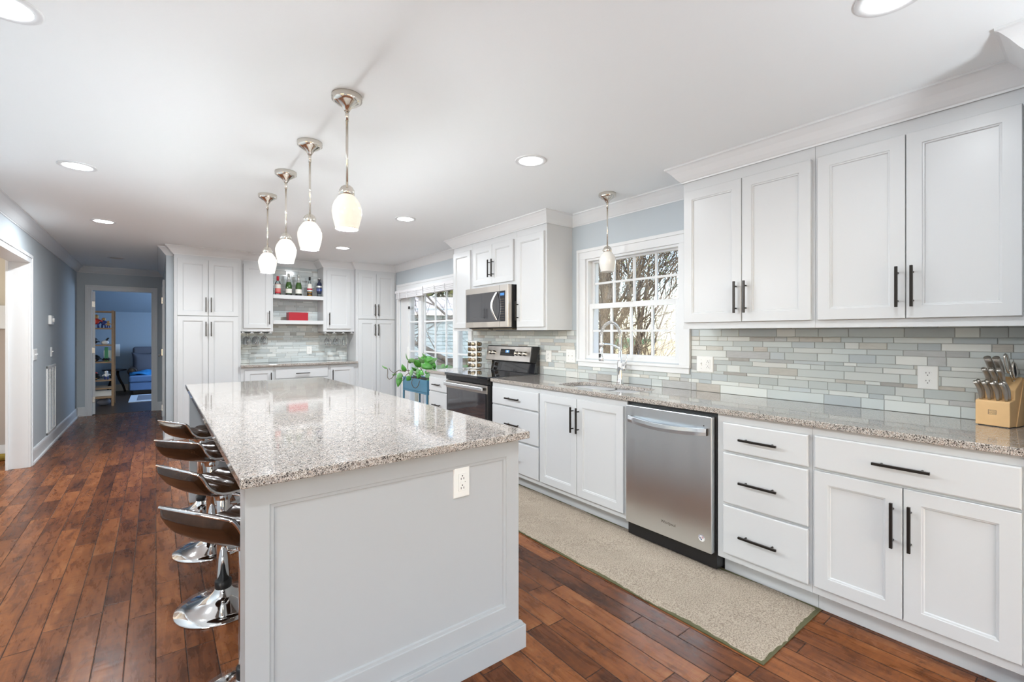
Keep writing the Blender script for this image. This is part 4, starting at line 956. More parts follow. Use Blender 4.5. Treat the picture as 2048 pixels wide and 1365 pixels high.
# ---- range
t = thing('electric_range', 'black glass and stainless electric range with backguard controls', 'range', (2.72, 3.866, 0))
RY0, RY1 = 3.484, 4.248
mb = MB(); mb.box(2.436, 3.03, RY0, RY1, .015, .895); obj('body', mb, M['black'], t, bevel=.003)
mb = MB(); mb.box(2.388, 2.96, RY0 - .010, RY1 + .010, .896, .922); obj('glass_cooktop', mb, M['blackglass'], t, bevel=.004, seg=3)
mb = MB(); mb.box(2.400, 2.437, RY0 + .004, RY1 - .004, .850, .897)
for i in range(22): y = RY0 + .10 + i * .026; mb.box(2.398, 2.401, y, y + .014, .853, .861)
obj('vent_strip', mb, M['black'], t, bevel=.003)
mb = MB(); mb.box(2.404, 2.437, RY0 + .006, RY1 - .006, .250, .842); dd = obj('oven_door', mb, M['black'], t, bevel=.004)
mb = MB(); mb.box(2.398, 2.4045, RY0 + .035, RY1 - .035, .262, .765); obj('oven_window', mb, M['ovenglass'], dd, bevel=.001)
mb = MB(); mb.box(2.397, 2.4055, RY0 + .008, RY1 - .008, .765, .842); obj('door_trim', mb, M['steel2'], dd, bevel=.001)
mb = MB(); mb.box(2.352, 2.370, RY0 + .03, RY1 - .03, .792, .826); hd = obj('handle', mb, M['steellt'], dd, bevel=.006, seg=3)
mb = MB()
for y in (RY0 + .045, RY1 - .065): mb.box(2.368, 2.400, y, y + .02, .798, .820)
obj('handle_bracket', mb, M['bronze'], hd)
mb = MB(); mb.box(2.404, 2.437, RY0 + .006, RY1 - .006, .035, .240); obj('storage_drawer', mb, M['black'], t, bevel=.004)
# backguard
mb = MB(); mb.prism([(2.965, .922), (3.035, .922), (3.035, 1.190), (2.955, 1.190), (2.985, 1.04)], lambda a, b, d: (a, d, b), RY0 + .008, RY1 - .008); bgd = obj('backguard', mb, M['blackglass'], t, bevel=.003)
mb = MB(); mb.prism([(2.902, 1.035), (2.985, 1.025), (3.03, 1.190), (2.945, 1.194), (2.935, 1.190)], lambda a, b, d: (a, d, b), RY0 - .002, RY1 + .002); obj('panel_housing', mb, M['black'], bgd, bevel=.004)
PN = Vector((-(1.190 - 1.035), 0, (2.935 - 2.902))).normalized(); PU = Vector((0, -1, 0)); PV = Vector((2.935 - 2.902, 0, 1.190 - 1.035)).normalized(); P0 = Vector((2.902, 3.866, 1.035))
def pp(u, v, n): return P0 + PU * u + PV * v + PN * n
mb = MB(); mb.prism([(-.378, .004), (.378, .004), (.372, .154), (-.372, .154)], lambda a, b, d: pp(a, b, d), 0, .004); cp = obj('control_panel', mb, M['steel2'], bgd, bevel=.001)
mb = MB(); mb.prism([(-.125, .055), (.125, .055), (.122, .125), (-.122, .125)], lambda a, b, d: pp(a, b, d), .004, .0055); ds = obj('display_panel', mb, M['black'], cp)
bpy.context.view_layer.update()
mb = MB(); mb.prism([(-.035, .088), (.03, .088), (.03, .115), (-.035, .115)], lambda a, b, d: pp(a, b, d), .0055, .006)
mb.cur = 1
for i in range(9):
    for j in range(2):
        u = -.108 + i * .027
        if -.04 < u < .035 and j: continue
        mb.prism([(u - .004, .066 + j * .03), (u + .004, .066 + j * .03), (u + .004, .069 + j * .03), (u - .004, .069 + j * .03)], lambda a, b, d: pp(a, b, d), .0055, .006)
mb.cur = 2; vs, fs = text_mesh('24', .026); mb.add([pp(-.002 + v.x, .1015 + v.y, .0062 + v.z) for v in vs], fs)
obj('clock_display', mb, [M['screen'], M['tin'], M['digit']], cp, recalc=False)
kn = MB()
for u in (-.285, -.228, .168, .232, .300):
    mb = MB(); rings = [(.023, .004), (.023, .014), (.019, .016), (.018, .036), (.014, .040), (0, .040)]; vs = []; fs = []; sg = 24
    for (r, n_) in rings:
        for k in range(sg): a = 2 * pi * k / sg; vs.append(pp(u + r * math.cos(a), .083 + r * math.sin(a), n_))
    for i in range(len(rings) - 1):
        for k in range(sg): fs.append((i * sg + k, i * sg + (k + 1) % sg, (i + 1) * sg + (k + 1) % sg, (i + 1) * sg + k))
    mb.smooth = True; mb.add(vs, fs); q = pp(u, .083, .04); mb.smooth = False
    mb.prism([(u - .004, .067), (u + .004, .067), (u + .004, .099), (u - .004, .099)], lambda a, b, d: pp(a, b, d), .036, .045)
    obj('control_knob', mb, M['nickel'], cp)

# ---- microwave
t = thing('microwave', 'stainless over-the-range microwave with curved handle', 'microwave', (2.85, 3.875, 1.37))
mb = MB(); mb.box(2.692, 3.03, 3.497, 4.256, 1.372, 1.795); obj('case', mb, M['black'], t, bevel=.003)
mb = MB(); mb.box(2.645, 2.690, 3.497, 4.256, 1.383, 1.795); fr = obj('front_frame', mb, M['steel2'], t, bevel=.003)
mb = MB(); mb.box(2.6425, 2.646, 3.540, 4.238, 1.440, 1.735); wd = obj('door_window', mb, M['ovenglass'], fr, bevel=.0008)
mb = MB(); mb.box(2.6435, 2.6452, 3.6335, 3.6350, 1.385, 1.794); obj('door_seam', mb, M['black'], fr)
mb = MB(); rng = random.Random(2)
for i in range(4):
    for j in range(9): y = 3.556 + i * .018; z = 1.46 + j * .024; mb.box(2.6418, 2.6426, y, y + .009, z, z + .007)
mb.cur = 1; mb.box(2.6418, 2.6426, 3.555, 3.62, 1.690, 1.715); obj('keypad', mb, [M['tin'], M['screen']], fr)
mb = MB(); n = 16; vs = []; fs = []
for i in range(n + 1):
    u = i / n; z = 1.457 + u * .268; x = 2.640 - .045 * math.sin(pi * u) - .004; y = 3.672 + .022 * math.sin(pi * u)
    for (dx, dy) in ((0, -.013), (-.006, -.010), (-.007, .010), (0, .013), (.004, 0)): vs.append((x + dx, y + dy, z))
for i in range(n):
    for k in range(5): fs.append((i * 5 + k, i * 5 + (k + 1) % 5, (i + 1) * 5 + (k + 1) % 5, (i + 1) * 5 + k))
fs += [tuple(range(5)), tuple(n * 5 + k for k in range(5))]; mb.add(vs, fs); obj('handle', mb, M['steellt'], fr, bevel=.001)
mb = MB(); mb.box(2.70, 2.98, 3.52, 3.82, 1.362, 1.373); mb.box(2.70, 2.98, 3.90, 4.22, 1.362, 1.373); obj('grease_filter', mb, M['tin'], t)

# ---- pendants
def pendant(name, label, x, y, zt, shade_top, shade_bot, lit, group):
    t = thing(name, label, 'pendant lamp', (x, y, zt), group); sh = 'shade' if lit else 'shadeoff'
    m = MB(); m.lathe((x, y, zt), [(.066, 0), (.067, -.008), (.064, -.018), (.066, -.021), (.050, -.034), (.024, -.050), (.014, -.066), (.012, -.070)], 36); obj('canopy', m, M['nickel'], t)
    m = MB(); m.tube([(x, y, zt - .066), (x, y, zt - .112)], .0085, 12); m.tube([(x, y, zt - .110), (x, y, shade_top + .03)], .0056, 10); obj('rod', m, M['nickel'], t)
    H = shade_top - shade_bot; zz = shade_top
    m = MB(); m.lathe((x, y, zz), [(.006, .046), (.016, .044), (.026, .036), (.030, .026), (.033, .024), (.033, .004), (.026, -.004)], 28); so_ = obj('socket_cap', m, M['nickel'], t)
    m = MB()
    for k in range(3): a = 2 * pi * k / 3 + .4; m.ball((x + .034 * math.cos(a), y + .034 * math.sin(a), zz + .012), .0055, 10, 6)
    obj('thumb_screw', m, M['nickel'], so_)
    pr = [(.030, 0), (.040, -.010), (.056, -.034), (.0645, -.062), (.065, -.080), (.061, -.105), (.055, -.130), (.050, -.148), (.049, -.154)]
    k = H / .154; m = MB(); m.lathe((x, y, zz), [(r, h * k) for r, h in pr] + [(r - .004, h * k) for r, h in pr[::-1]], 40, cap=False)
    obj('glass_shade', m, M[sh], t, recalc=False)
    if lit:
        m = MB(); m.ball((x, y, zz - .075 * k), (.022, .022, .030), 14, 10); obj('bulb', m, M['lampglow'], t)
        l = bpy.data.lights.new('pendant_light', 'POINT'); l.energy = PENDANT_W; l.color = (.90, .94, .98); l.shadow_soft_size = .03
        lo = bpy.data.objects.new('pendant_light', l); COL.objects.link(lo); lo.parent = t; lo.location = (0, 0, shade_bot - .03 - zt)
    return t
gp = 'pendant lamps in a row above the island'
for i, (y, lab) in enumerate(((2.12, 'nearest and largest looking lit pendant above the island'), (2.76, 'second lit pendant back from the camera above the island'), (3.365, 'third lit pendant back, between the second and the farthest'), (4.005, 'farthest lit pendant over the island, hanging before the white cabinets'))):
    pendant('pendant_lamp', lab, .687, y, CZ, 1.948, 1.794, True, gp)
pendant('pendant_lamp', 'unlit frosted pendant hanging in front of the sink window', 2.757, 2.375, CZ, 1.950, 1.798, False, None)

# ---- recessed lights
def downlight(x, y, label, lit=True, group='recessed ceiling lights', k=1.0):
    t = thing('recessed_light', label, 'ceiling light', (x, y, CZ), group)
    m = MB(); m.lathe((x, y, CZ), [(.098, 0), (.098, -.004), (.094, -.006), (.074, -.006), (.072, 0)], 36, cap=False); obj('trim_ring', m, M['trim'], t, recalc=False)
    m = MB(); m.lathe((x, y, CZ - .003), [(0, 0), (.075, 0)], 32, cap=False); obj('lens', m, M['lampglow'] if lit else M['lampoff'], t, recalc=False)
    if lit: a = area('recessed_beam', (x, y, CZ - .010), (.13, .13), RECESSED_W * ((2.5 if x < 0 else 3.0) if y > 5 else 1.5 if x < 0 else .62), (.90, .955, 1), (0, 0, -1), 'DISK'); 
for (x, y, l) in ((-.40, 2.22, 'recessed ceiling light cut by the top left corner'), (-.40, 4.06, 'recessed ceiling light on the left, second from the camera'), (-.40, 5.90, 'recessed ceiling light above the hall end of the left floor strip'),
                  (1.86, .43, 'recessed ceiling light cut by the top edge near the right'), (1.85, 2.21, 'recessed ceiling light right of the pendants, nearest of its row in full view'), (1.855, 4.05, 'recessed ceiling light right of the second pendant shade, middle of its row'), (1.86, 5.90, 'small looking recessed ceiling light before the far cabinets')): downlight(x, y, l)
downlight(-.45, 8.65, 'unlit brownish recessed ceiling light in the hallway', False)
downlight(-.40, .43, 'recessed ceiling light left of the camera', True, 'recessed ceiling lights outside the picture')

# ---- stools
def stool(cx, cy, ang, zs, bc, label, proto=None):
    g = 'adjustable bar stools along the island'
    t = thing('bar_stool', label, 'stool', (bc[0], bc[1], 0), g); bx, by = bc
    m = MB(); m.lathe((bx, by, 0), [(.198, 0), (.200, .004), (.197, .009), (.150, .020), (.095, .036), (.062, .052), (.044, .068), (.036, .082), (.034, .086)], 56); obj('base', m, M['chrome'], t)
    m = MB(); m.lathe((bx, by, .083), [(.034, 0), (.036, .004), (.036, .036), (.031, .040)], 28); obj('collar', m, M['black'], t)
    m = MB(); m.lathe((bx, by, .120), [(.028, 0), (.028, zs - .20), (.025, zs - .193)], 28); obj('pole', m, M['chrome'], t)
    m = MB(); m.lathe((bx, by, zs - .165), [(.019, 0), (.019, .10)], 20); m.lathe((bx, by, zs - .075), [(.034, 0), (.040, .02), (.075, .045), (.075, .05)], 24); obj('gas_lift', m, M['chrome'], t)
    ca, sa = math.cos(ang), math.sin(ang)
    def w(x, y, z): return (cx + x * ca - y * sa, cy + x * sa + y * ca, z)
    # footrest loop
    m = MB(); P = [w(.02, -.03, .262), w(.10, -.115, .262)] + [w(.10 + .115 * math.sin(pi * k / 10) , -.115 * math.cos(pi * k / 10), .262) for k in range(1, 10)] + [w(.10, .115, .262), w(.02, .03, .262)]; m.tube(P, .009, 10); obj('footrest', m, M['chrome'], t)
    m = MB(); m.tube([w(.0, -.05, zs - .03), w(.03, -.13, zs - .045), w(.05, -.21, zs - .085)], .005, 8); m.tube([w(.044, -.185, zs - .07), w(.055, -.24, zs - .10)], .009, 8); obj('lift_lever', m, M['chrome'], t)
    # seat: S-curved shell. profile (x, z) from top of the low back to the front edge
    pr = [(-.197, .118), (-.188, .106), (-.178, .088), (-.166, .064), (-.150, .040), (-.128, .020), (-.100, .007), (-.065, 0), (-.02, -.001), (.04, .004), (.10, .008), (.150, .006), (.180, -.006), (.196, -.024)]
    # densify
    Q = []
    for i in range(len(pr) - 1):
        for k in range(3): u = k / 3; Q.append((pr[i][0] * (1 - u) + pr[i + 1][0] * u, pr[i][1] * (1 - u) + pr[i + 1][1] * u))
    Q.append(pr[-1]); n = len(Q); HW = .170; ny = 20
    N2 = []; L = [0]
    for i in range(n):
        a = Q[max(i - 1, 0)]; b = Q[min(i + 1, n - 1)]; tx, tz = b[0] - a[0], b[1] - a[1]; l_ = math.hypot(tx, tz); N2.append((-tz / l_, tx / l_))
        if i: L.append(L[-1] + math.hypot(Q[i][0] - Q[i - 1][0], Q[i][1] - Q[i - 1][1]))
    T = L[-1]
    def surf(m, off):
        vs = []; fs = []
        for i in range(n):
            s = L[i] / T
            for j in range(ny + 1):
                v = -1 + 2 * j / ny; o = off(s, v); hw = HW * (1 - .06 * (max(0, .10 - s) / .10) ** 2 - .08 * (max(0, s - .92) / .08) ** 2)
                vs.append(w(Q[i][0] + N2[i][0] * o, v * hw, zs + Q[i][1] + N2[i][1] * o))
        for i in range(n - 1):
            for j in range(ny): a = i * (ny + 1) + j; fs.append((a, a + ny + 1, a + ny + 2, a + 1))
        m.smooth = True; m.add(vs, fs)
    edge = lambda s, v: max(0, min(1, (1 - abs(v)) / .14)) ** .5 * max(0, min(1, s / .05, (1 - s) / .05)) ** .5
    def tuft(s, v):
        e = edge(s, v); ch = 0
        if .30 < s < .97: ch = abs(math.sin(pi * (s - .30) / .67 * 4)) ** .5 * (1 - .25 * abs(v))
        g_ = .8 + .2 * abs(math.sin(pi * (v + 1) * 1.5)) ** .5
        return .004 + e * (.010 + .024 * ch * g_) + (.004 if s < .3 else 0) * e
    m = MB(); surf(m, tuft); k0 = len(m.v); obj('seat_pad', m, M['leather'], t, recalc=False)
    def under(s, v):
        e = edge(s, v); b = .010 * max(0, 1 - s / .42) + .008
        return -(.004 + e * (b + .010 * (1 - v * v)))
    m = MB(); surf(m, under); sh = obj('seat_shell', m, M['leather'], t, recalc=False)
    # chrome rim round the edge
    m = MB(); P = [w(Q[i][0], -HW * (1 - .06 * (max(0, .10 - L[i] / T) / .10) ** 2 - .08 * (max(0, L[i] / T - .92) / .08) ** 2), zs + Q[i][1]) for i in range(n)]
    P2 = [w(Q[i][0], HW * (1 - .06 * (max(0, .10 - L[i] / T) / .10) ** 2 - .08 * (max(0, L[i] / T - .92) / .08) ** 2), zs + Q[i][1]) for i in range(n)][::-1]
    P = P + [w(Q[-1][0], -HW * .88, zs + Q[-1][1])][:0] + P2; P.append(P[0]); m.tube(P, .0062, 8); obj('seat_rim', m, M['chrome'], t)
    return t
stool(.262, 1.912, math.radians(33), .622, (.262, 1.912), 'nearest brown leather bar stool, its seat cut by the island end')
stool(.250, 2.650, math.radians(26), .590, (.260, 2.650), 'brown leather bar stool second from the camera, its round base in full view')
stool(.248, 3.390, math.radians(38), .582, (.272, 3.390), 'brown leather bar stool third from the camera')
stool(.262, 4.130, math.radians(27), .578, (.268, 4.130), 'farthest brown leather bar stool, before the left pantry')

for i, (x, y, z, p) in enumerate(ADDED_UPLIGHTS):  # made-up lamps, only there to throw extra light upward
    t = thing('added_uplighter', 'uplighter added behind the camera to brighten the ceiling', 'lamp', (x, y, 0), 'added uplighters outside the picture')
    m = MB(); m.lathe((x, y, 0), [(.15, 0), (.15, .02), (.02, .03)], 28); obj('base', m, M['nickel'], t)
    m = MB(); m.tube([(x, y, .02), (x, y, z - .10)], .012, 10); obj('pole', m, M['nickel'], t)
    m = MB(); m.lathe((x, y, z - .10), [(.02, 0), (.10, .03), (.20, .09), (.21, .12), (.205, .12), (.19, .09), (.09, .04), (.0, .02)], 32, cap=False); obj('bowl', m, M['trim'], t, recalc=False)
    area('added_uplight_beam', (x, y, z - .02), (.34, .34), p, (.84, .93, 1), (0, 0, 1), 'DISK')

# ---- faucet
FX, FY = 2.968, 2.425
t = thing('faucet', 'chrome pull-down spring faucet behind the sink', 'faucet', (FX, FY, .915))
m = MB(); m.lathe((FX, FY, .915), [(.030, 0), (.030, .006), (.026, .012), (.0225, .05), (.0215, .10), (.022, .13), (.0235, .165), (.018, .19), (.0145, .20), (.0145, .26), (.012, .27)], 28); obj('faucet_body', m, M['chrome'], t)
R_ = .112; zc = 1.298
arc_ = [(FX - R_ + R_ * math.cos(a), FY, zc + R_ * math.sin(a)) for a in [pi * k / 20 for k in range(21)]]
m = MB(); m.tube([(FX, FY, 1.17), (FX, FY, 1.24)] + arc_ + [(FX - 2 * R_, FY, 1.24), (FX - 2 * R_, FY, 1.19)], .0085, 12); obj('hose', m, M['chrome'], t)
# spring coil round the hose
P = []; path = [Vector((FX, FY, 1.19 + .108 * k / 8)) for k in range(8)] + [Vector(p) for p in arc_] + [Vector((FX - 2 * R_, FY, zc - .05 * k / 4)) for k in range(1, 5)]
turns = 70; N_ = turns * 8
def along(u):
    x = u * (len(path) - 1); i = min(int(x), len(path) - 2); return path[i].lerp(path[i + 1], x - i), (path[i + 1] - path[i]).normalized()
for k in range(N_ + 1):
    p, d_ = along(k / N_); a = 2 * pi * turns * k / N_; s_ = Vector((0, 1, 0)); b_ = d_.cross(s_).normalized(); P.append(p + (s_ * math.cos(a) + b_ * math.sin(a)) * .0118)
m = MB(); m.tube(P, .0018, 4); obj('spring', m, M['chrome'], t, recalc=False)
m = MB(); m.lathe((FX - 2 * R_, FY, 1.108), [(.0, 0), (.019, 0), (.021, .006), (.018, .035), (.013, .060), (.013, .10), (.011, .105)], 24); sh = obj('spray_head', m, M['chrome'], t)
m = MB(); m.box(FX - 2 * R_ - .023, FX - 2 * R_ - .017, FY - .007, FY + .007, 1.135, 1.165); obj('spray_button', m, M['black'], sh)
m = MB(); m.tube([(FX, FY, 1.185), (FX - .02, FY, 1.205), (FX - .07, FY, 1.225), (FX - .13, FY, 1.236), (FX - .19, FY, 1.238), (FX - .21, FY, 1.238)], [.011, .010, .008, .007, .007, .007], 10); m.lathe((FX - 2 * R_, FY, 1.226), [(.016, 0), (.018, .004), (.018, .020), (.016, .024)], 20); obj('support_arm', m, M['chrome'], t)
m = MB(); m.tube([(FX, FY - .01, 1.043), (FX, FY - .055, 1.047)], [.019, .021], 18); m.tube([(FX, FY - .05, 1.05), (FX - .005, FY - .062, 1.09), (FX - .010, FY - .078, 1.155)], [.008, .006, .005], 10); obj('lever', m, M['chrome'], t)

# ---- knife block and knives
KA = math.radians(-14); KC = Vector((2.897, .321, .915)); kc_, ks_ = math.cos(KA), math.sin(KA)
def kb(x, y, z): return (KC.x + x * kc_ - y * ks_, KC.y + x * ks_ + y * kc_, KC.z + z)
t = thing('knife_block', 'honey coloured wooden knife block at the right end of the counter', 'knife block', KC)
m = MB(); m.prism([(0, .003), (0, .108), (.004, .112), (.046, .119), (.048, .160), (.052, .164), (.118, .212), (.124, .214), (.131, .208), (.131, .003)], lambda a, b, d: kb(a, d, b), -.056, .056); blk = obj('block', m, M['maple'], t, bevel=.0025)
m = MB(); m.prism([(.052, .003), (.104, .003), (.126, .20), (.118, .206)], lambda a, b, d: kb(a, d, b), -.0595, -.0562); obj('side_board', m, M['maple'], t, bevel=.001)
m = MB(); m.prism([(.008, 0), (.008, .004), (.126, .004), (.126, 0)], lambda a, b, d: kb(a, d, b), -.050, .050); obj('foot_pad', m, M['black'], t)
m = MB(); U_ = Vector((-ks_, kc_, 0)) * -1
def lg(u, v, n=.0004): return Vector(kb(-n, -u, .062 + v))
for (a, b, c_, d_) in ((-.0135, .0135, .0085, .0098), (-.0135, .0135, -.0098, -.0085), (-.0135, -.0122, -.0098, .0098), (.0122, .0135, -.0098, .0098), (-.0122, .0122, -.0008, .0002)):
    m.add([lg(a, c_), lg(b, c_), lg(b, d_), lg(a, d_)], [(0, 1, 2, 3)])
for s_, sz, vv in (('CHICAGO', .0058, .0045), ('CUTLERY', .0062, -.0045)):
    vs, fs = text_mesh(s_, sz, 0); m.add([lg(v.x, v.y + vv) for v in vs], fs)
obj('stamped_logo', m, M['mark'], t, recalc=False)
def knife(x, y, z, L, r, label, grp, lean=.62, curve=.012, n='knife'):
    t = thing(n, label, 'knife', kb(x, y, z), grp); d = Vector((-lean, 0, 1)).normalized(); pts = []; rr = []; K = 8
    for i in range(K + 1):
        u = i / K; bend = curve * math.sin(pi * u) ; pts.append(kb(x + d.x * L * u + bend, y, z + d.z * L * u + bend * .4)); rr.append(r * (.62 + .38 * min(1, u * 2.2)) * (1 + .06 * math.sin(pi * u)))
    m = MB(); m.tube(pts, rr, 14); obj('handle', m, M['steel_h'], t)
    b = Vector(pts[-1]); b0 = Vector(pts[-2]); dd = (b - b0).normalized(); m = MB(); m.tube([b, b + dd * .0016], [r * 1.04, r * .96], 14); obj('butt_cap', m, M['nickel'], t)
    a0, a1 = Vector(kb(x, y, z)), Vector(kb(x - d.x * .028, y, z - d.z * .028)); m = MB(); m.tube([a0, a1], [.0022, .0018], 6); obj('blade', m, M['nickel'], t)
M['steel_h'] = make_steel('ribbed_steel_handle', (.56, .53, .49), .32)
ord_ = ('leftmost', 'second from the left', 'third from the left', 'rightmost')
for i in range(4):
    y = .0415 - i * .0275
    knife(.012, y, .1135, .094, .0078, '%s steak knife in the front row of the knife block' % ord_[i], 'steak knives in the knife block')
    knife(.034, y - .001, .1165, .096, .0075, '%s steak knife in the second row of the knife block' % ord_[i], 'steak knives in the knife block')
for i, w_ in enumerate(('left', 'middle', 'right')): knife(.062, .035 - i * .024, .172, .088, .0092, '%s knife of three in the middle row of the knife block' % w_, 'medium knives in the knife block', lean=.55)
for i, w_ in enumerate(('left', 'right')): knife(.085, .028 - i * .029, .189, .122, .0125, '%s thick handled large knife at the back of the knife block' % w_, 'large knives in the knife block', lean=.50)
t = thing('scissors', 'steel kitchen scissors with looped handles in the back of the block', 'scissors', kb(.094, -.030, .195))
m = MB(); C0 = (.080, .30)
def loop(cx, cz, rx, rz, tilt, y): return [kb(cx + rx * math.cos(a) * math.cos(tilt) - rz * math.sin(a) * math.sin(tilt), y, cz + rx * math.cos(a) * math.sin(tilt) + rz * math.sin(a) * math.cos(tilt)) for a in [2 * pi * k / 24 for k in range(25)]]
m.tube(loop(.062, .275, .016, .045, .45, -.026), .0042, 8, cap=False); m.tube(loop(.088, .245, .016, .036, .30, -.040), .0042, 8, cap=False); m.tube([kb(.076, -.03, .24), kb(.100, -.032, .19)], [.005, .004], 8); obj('handles', m, M['nickel'], t)
m = MB(); m.tube(loop(.088, .245, .0085, .027, .30, -.040), .0030, 8, cap=False); obj('grip_lining', m, M['black'], t)
m = MB(); m.tube([kb(.098, -.032, .200), kb(.108, -.032, .180)], [.006, .005], 6); obj('blades', m, M['nickel'], t)

# ---- spice tower
SX, SY = 2.86, 4.405
t = thing('spice_rack', 'revolving steel spice tower on the small counter beside the range', 'spice rack', (SX, SY, .915))
m = MB(); m.lathe((SX, SY, .915), [(.070, 0), (.072, .004), (.070, .010), (.05, .012), (.05, .016)], 32); obj('turntable', m, M['nickel'], t)
def rot4(a, x, y): c_, s_ = math.cos(a), math.sin(a); return (SX + x * c_ - y * s_, SY + x * s_ + y * c_)
SA = math.radians(38)
m = MB(); P4 = [rot4(SA, *q) for q in ((.034, .034), (-.034, .034), (-.034, -.034), (.034, -.034))]; m.prism(P4, lambda a, b, d: (a, b, d), .931, 1.236); obj('column', m, M['steel'], t, bevel=.002)
for z in (.931, 1.236): m = MB(); m.prism([rot4(SA, *q) for q in ((.074, .074), (-.074, .074), (-.074, -.074), (.074, -.074))], lambda a, b, d: (a, b, d), z, z + .006); obj('end_plate', m, M['steel'], t, bevel=.002)
rows = ('top', 'second', 'middle', 'fourth', 'bottom')
for si, (a, nm) in enumerate(((SA + pi, 'left'), (SA - pi / 2, 'right'), (SA + pi / 2, 'window side'))):
    for r_ in range(5):
        z = 1.204 - r_ * .060
        for lat in ((0,)):
            cxy = rot4(a, .036, lat); d = Vector((math.cos(a), math.sin(a), 0)); p = Vector((cxy[0], cxy[1], z)); j = thing('spice_jar', '%s jar on the %s face of the spice tower' % (rows[r_], nm), 'spice jar', p, 'jars on the spice tower')
            m = MB(); m.tube([p, p + d * .004, p + d * .030], [.019, .0215, .0215], 18); obj('jar', m, M['spiceA' if (si + r_) % 2 else 'spiceB'], j)
            m = MB(); m.tube([p + d * .0302, p + d * .040, p + d * .0415], [.0225, .0225, .020], 20); obj('lid', m, M['tin'], j)

# ---- planter and plant
t = thing('planter_stand', 'blue metal box planter on tall legs by the patio door', 'planter', (2.74, 5.44, 0))
x0, x1, y0, y1 = 2.62, 2.86, 5.10, 5.78
m = MB(); 
for (a, b, c_, d_) in ((x0, x0 + .006, y0, y1), (x1 - .006, x1, y0, y1), (x0, x1, y0, y0 + .006), (x0, x1, y1 - .006, y1)): m.box(a, b, c_, d_, .590, .748)
m.box(x0, x1, y0, y1, .590, .596); obj('box', m, M['planter'], t, bevel=.002)
m = MB(); m.box(x0 - .004, x1 + .004, y0 - .004, y1 + .004, .570, .590); obj('shelf_rim', m, M['planter'], t, bevel=.002)
for a in (x0 - .006, x1 - .014):
    for b in (y0 - .006, y1 - .014): m = MB(); m.box(a, a + .02, b, b + .02, 0, .752); obj('leg', m, M['planter'], t, bevel=.001)
pl = thing('vine_plant', 'leafy green vine plant trailing out of the blue planter', 'plant', (2.74, 5.44, .60))
m = MB(); m.box(x0 + .006, x1 - .006, y0 + .006, y1 - .006, .60, .735); obj('soil', m, M['soil'], pl)
CR = Vector((math.cos(TH), -math.sin(TH), 0)); CF = Vector((math.sin(TH), math.cos(TH), 0)); B0 = Vector((2.70, 5.42, 1.32))
def vp(u, v, f=0): return B0 + CR * ((u - 833) * .00635) + CF * f + Vector((0, 0, -(v - 668) * .00641))
def leaf(parent, u, v, du, dv, w_, mt='leaf', f=0, tw=0, curl=.15, fold=.18):
    """leaf blade from its base at (u,v) to its tip, half-width w"""
    a = vp(u, v, f); b = vp(u + du, v + dv, f + tw); ax = (b - a); L = ax.length; ax.normalize(); side = ax.cross(CF).normalized(); side = (side + CF * .35).normalized(); nrm = side.cross(ax).normalized(); vs = []; fs = []; n = 10; wv = (-1, -.5, 0, .5, 1)
    for i in range(n + 1):
        q = i / n; hw = w_ * math.sin(pi * min(1, q ** .75 * 1.0)) ** .8 * (1 - .25 * q); c = a + ax * L * q + nrm * (-curl * L * math.sin(pi * q * .9))
        for k in wv: vs.append(c + side * hw * k + nrm * (fold * hw * abs(k)))
    for i in range(n):
        for k in range(4): fs.append((i * 5 + k, i * 5 + k + 1, i * 5 + 6 + k, i * 5 + 5 + k))
    mb = MB(); mb.smooth = True; mb.add(vs, fs); o = obj('leaf', mb, M[mt], parent, recalc=False)
    s_ = o.modifiers.new('thickness', 'SOLIDIFY'); s_.thickness = .0012
LV = [(838, 727, -12, -13, .035, 'leafp', .05), (832, 735, -14, -18, .045, 'leaf', 0), (822, 722, -14, -3, .034, 'leafp', -.05), (836, 722, 24, -4, .052, 'leaf', .05), (836, 730, 22, 6, .055, 'leaf', -.03), (846, 735, 12, 12, .040, 'leaf', 0), (832, 742, 12, 7, .035, 'leaf', -.10),
      (828, 738, 3, 14, .032, 'leafp', -.06), (818, 738, -2, 16, .026, 'leafp', -.1), (803, 744, -6, -16, .040, 'leaf', -.05), (797, 746, -7, 12, .042, 'leafp', -.1), (794, 750, -3, 23, .042, 'leaf', -.1), (815, 752, -7, 8, .040, 'leaf', -.12), (842, 746, 12, -4, .030, 'leaf', -.06),
      (852, 748, 5, -14, .030, 'leaf', 0), (848, 758, 8, 14, .038, 'leaf', -.12), (852, 768, 5, 10, .030, 'leaf', -.14), (765, 738, -13, -6, .014, 'leafp', 0), (785, 748, -10, 2, .015, 'leafp', -.05), (842, 716, -8, -9, .020, 'leafp', .05), (828, 724, 8, -10, .030, 'leaf', .08), (856, 738, 8, -6, .030, 'leaf', .06), (868, 738, 6, -6, .028, 'leafp', .25), (876, 736, 5, 3, .030, 'leaf', .3), (806, 722, -3, -16, .010, 'leafp', .02), (812, 727, -4, -6, .018, 'leafp', 0), (826, 748, 8, 3, .030, 'leaf', -.08), (838, 738, -4, -12, .030, 'leafp', -.02),
      (840, 732, 16, 14, .034, 'leafp', .02), (830, 730, -10, -10, .030, 'leaf', .1), (846, 728, 18, -10, .040, 'leafp', .08), (834, 748, -6, 8, .026, 'leaf', -.1), (844, 750, 10, 6, .030, 'leafp', -.08), (824, 742, -9, -8, .024, 'leaf', .0), (850, 726, 12, 8, .036, 'leaf', .1)]
for q in LV: leaf(pl, *q[:4], q[4], q[5], q[6], tw=random.uniform(-.05, .05))
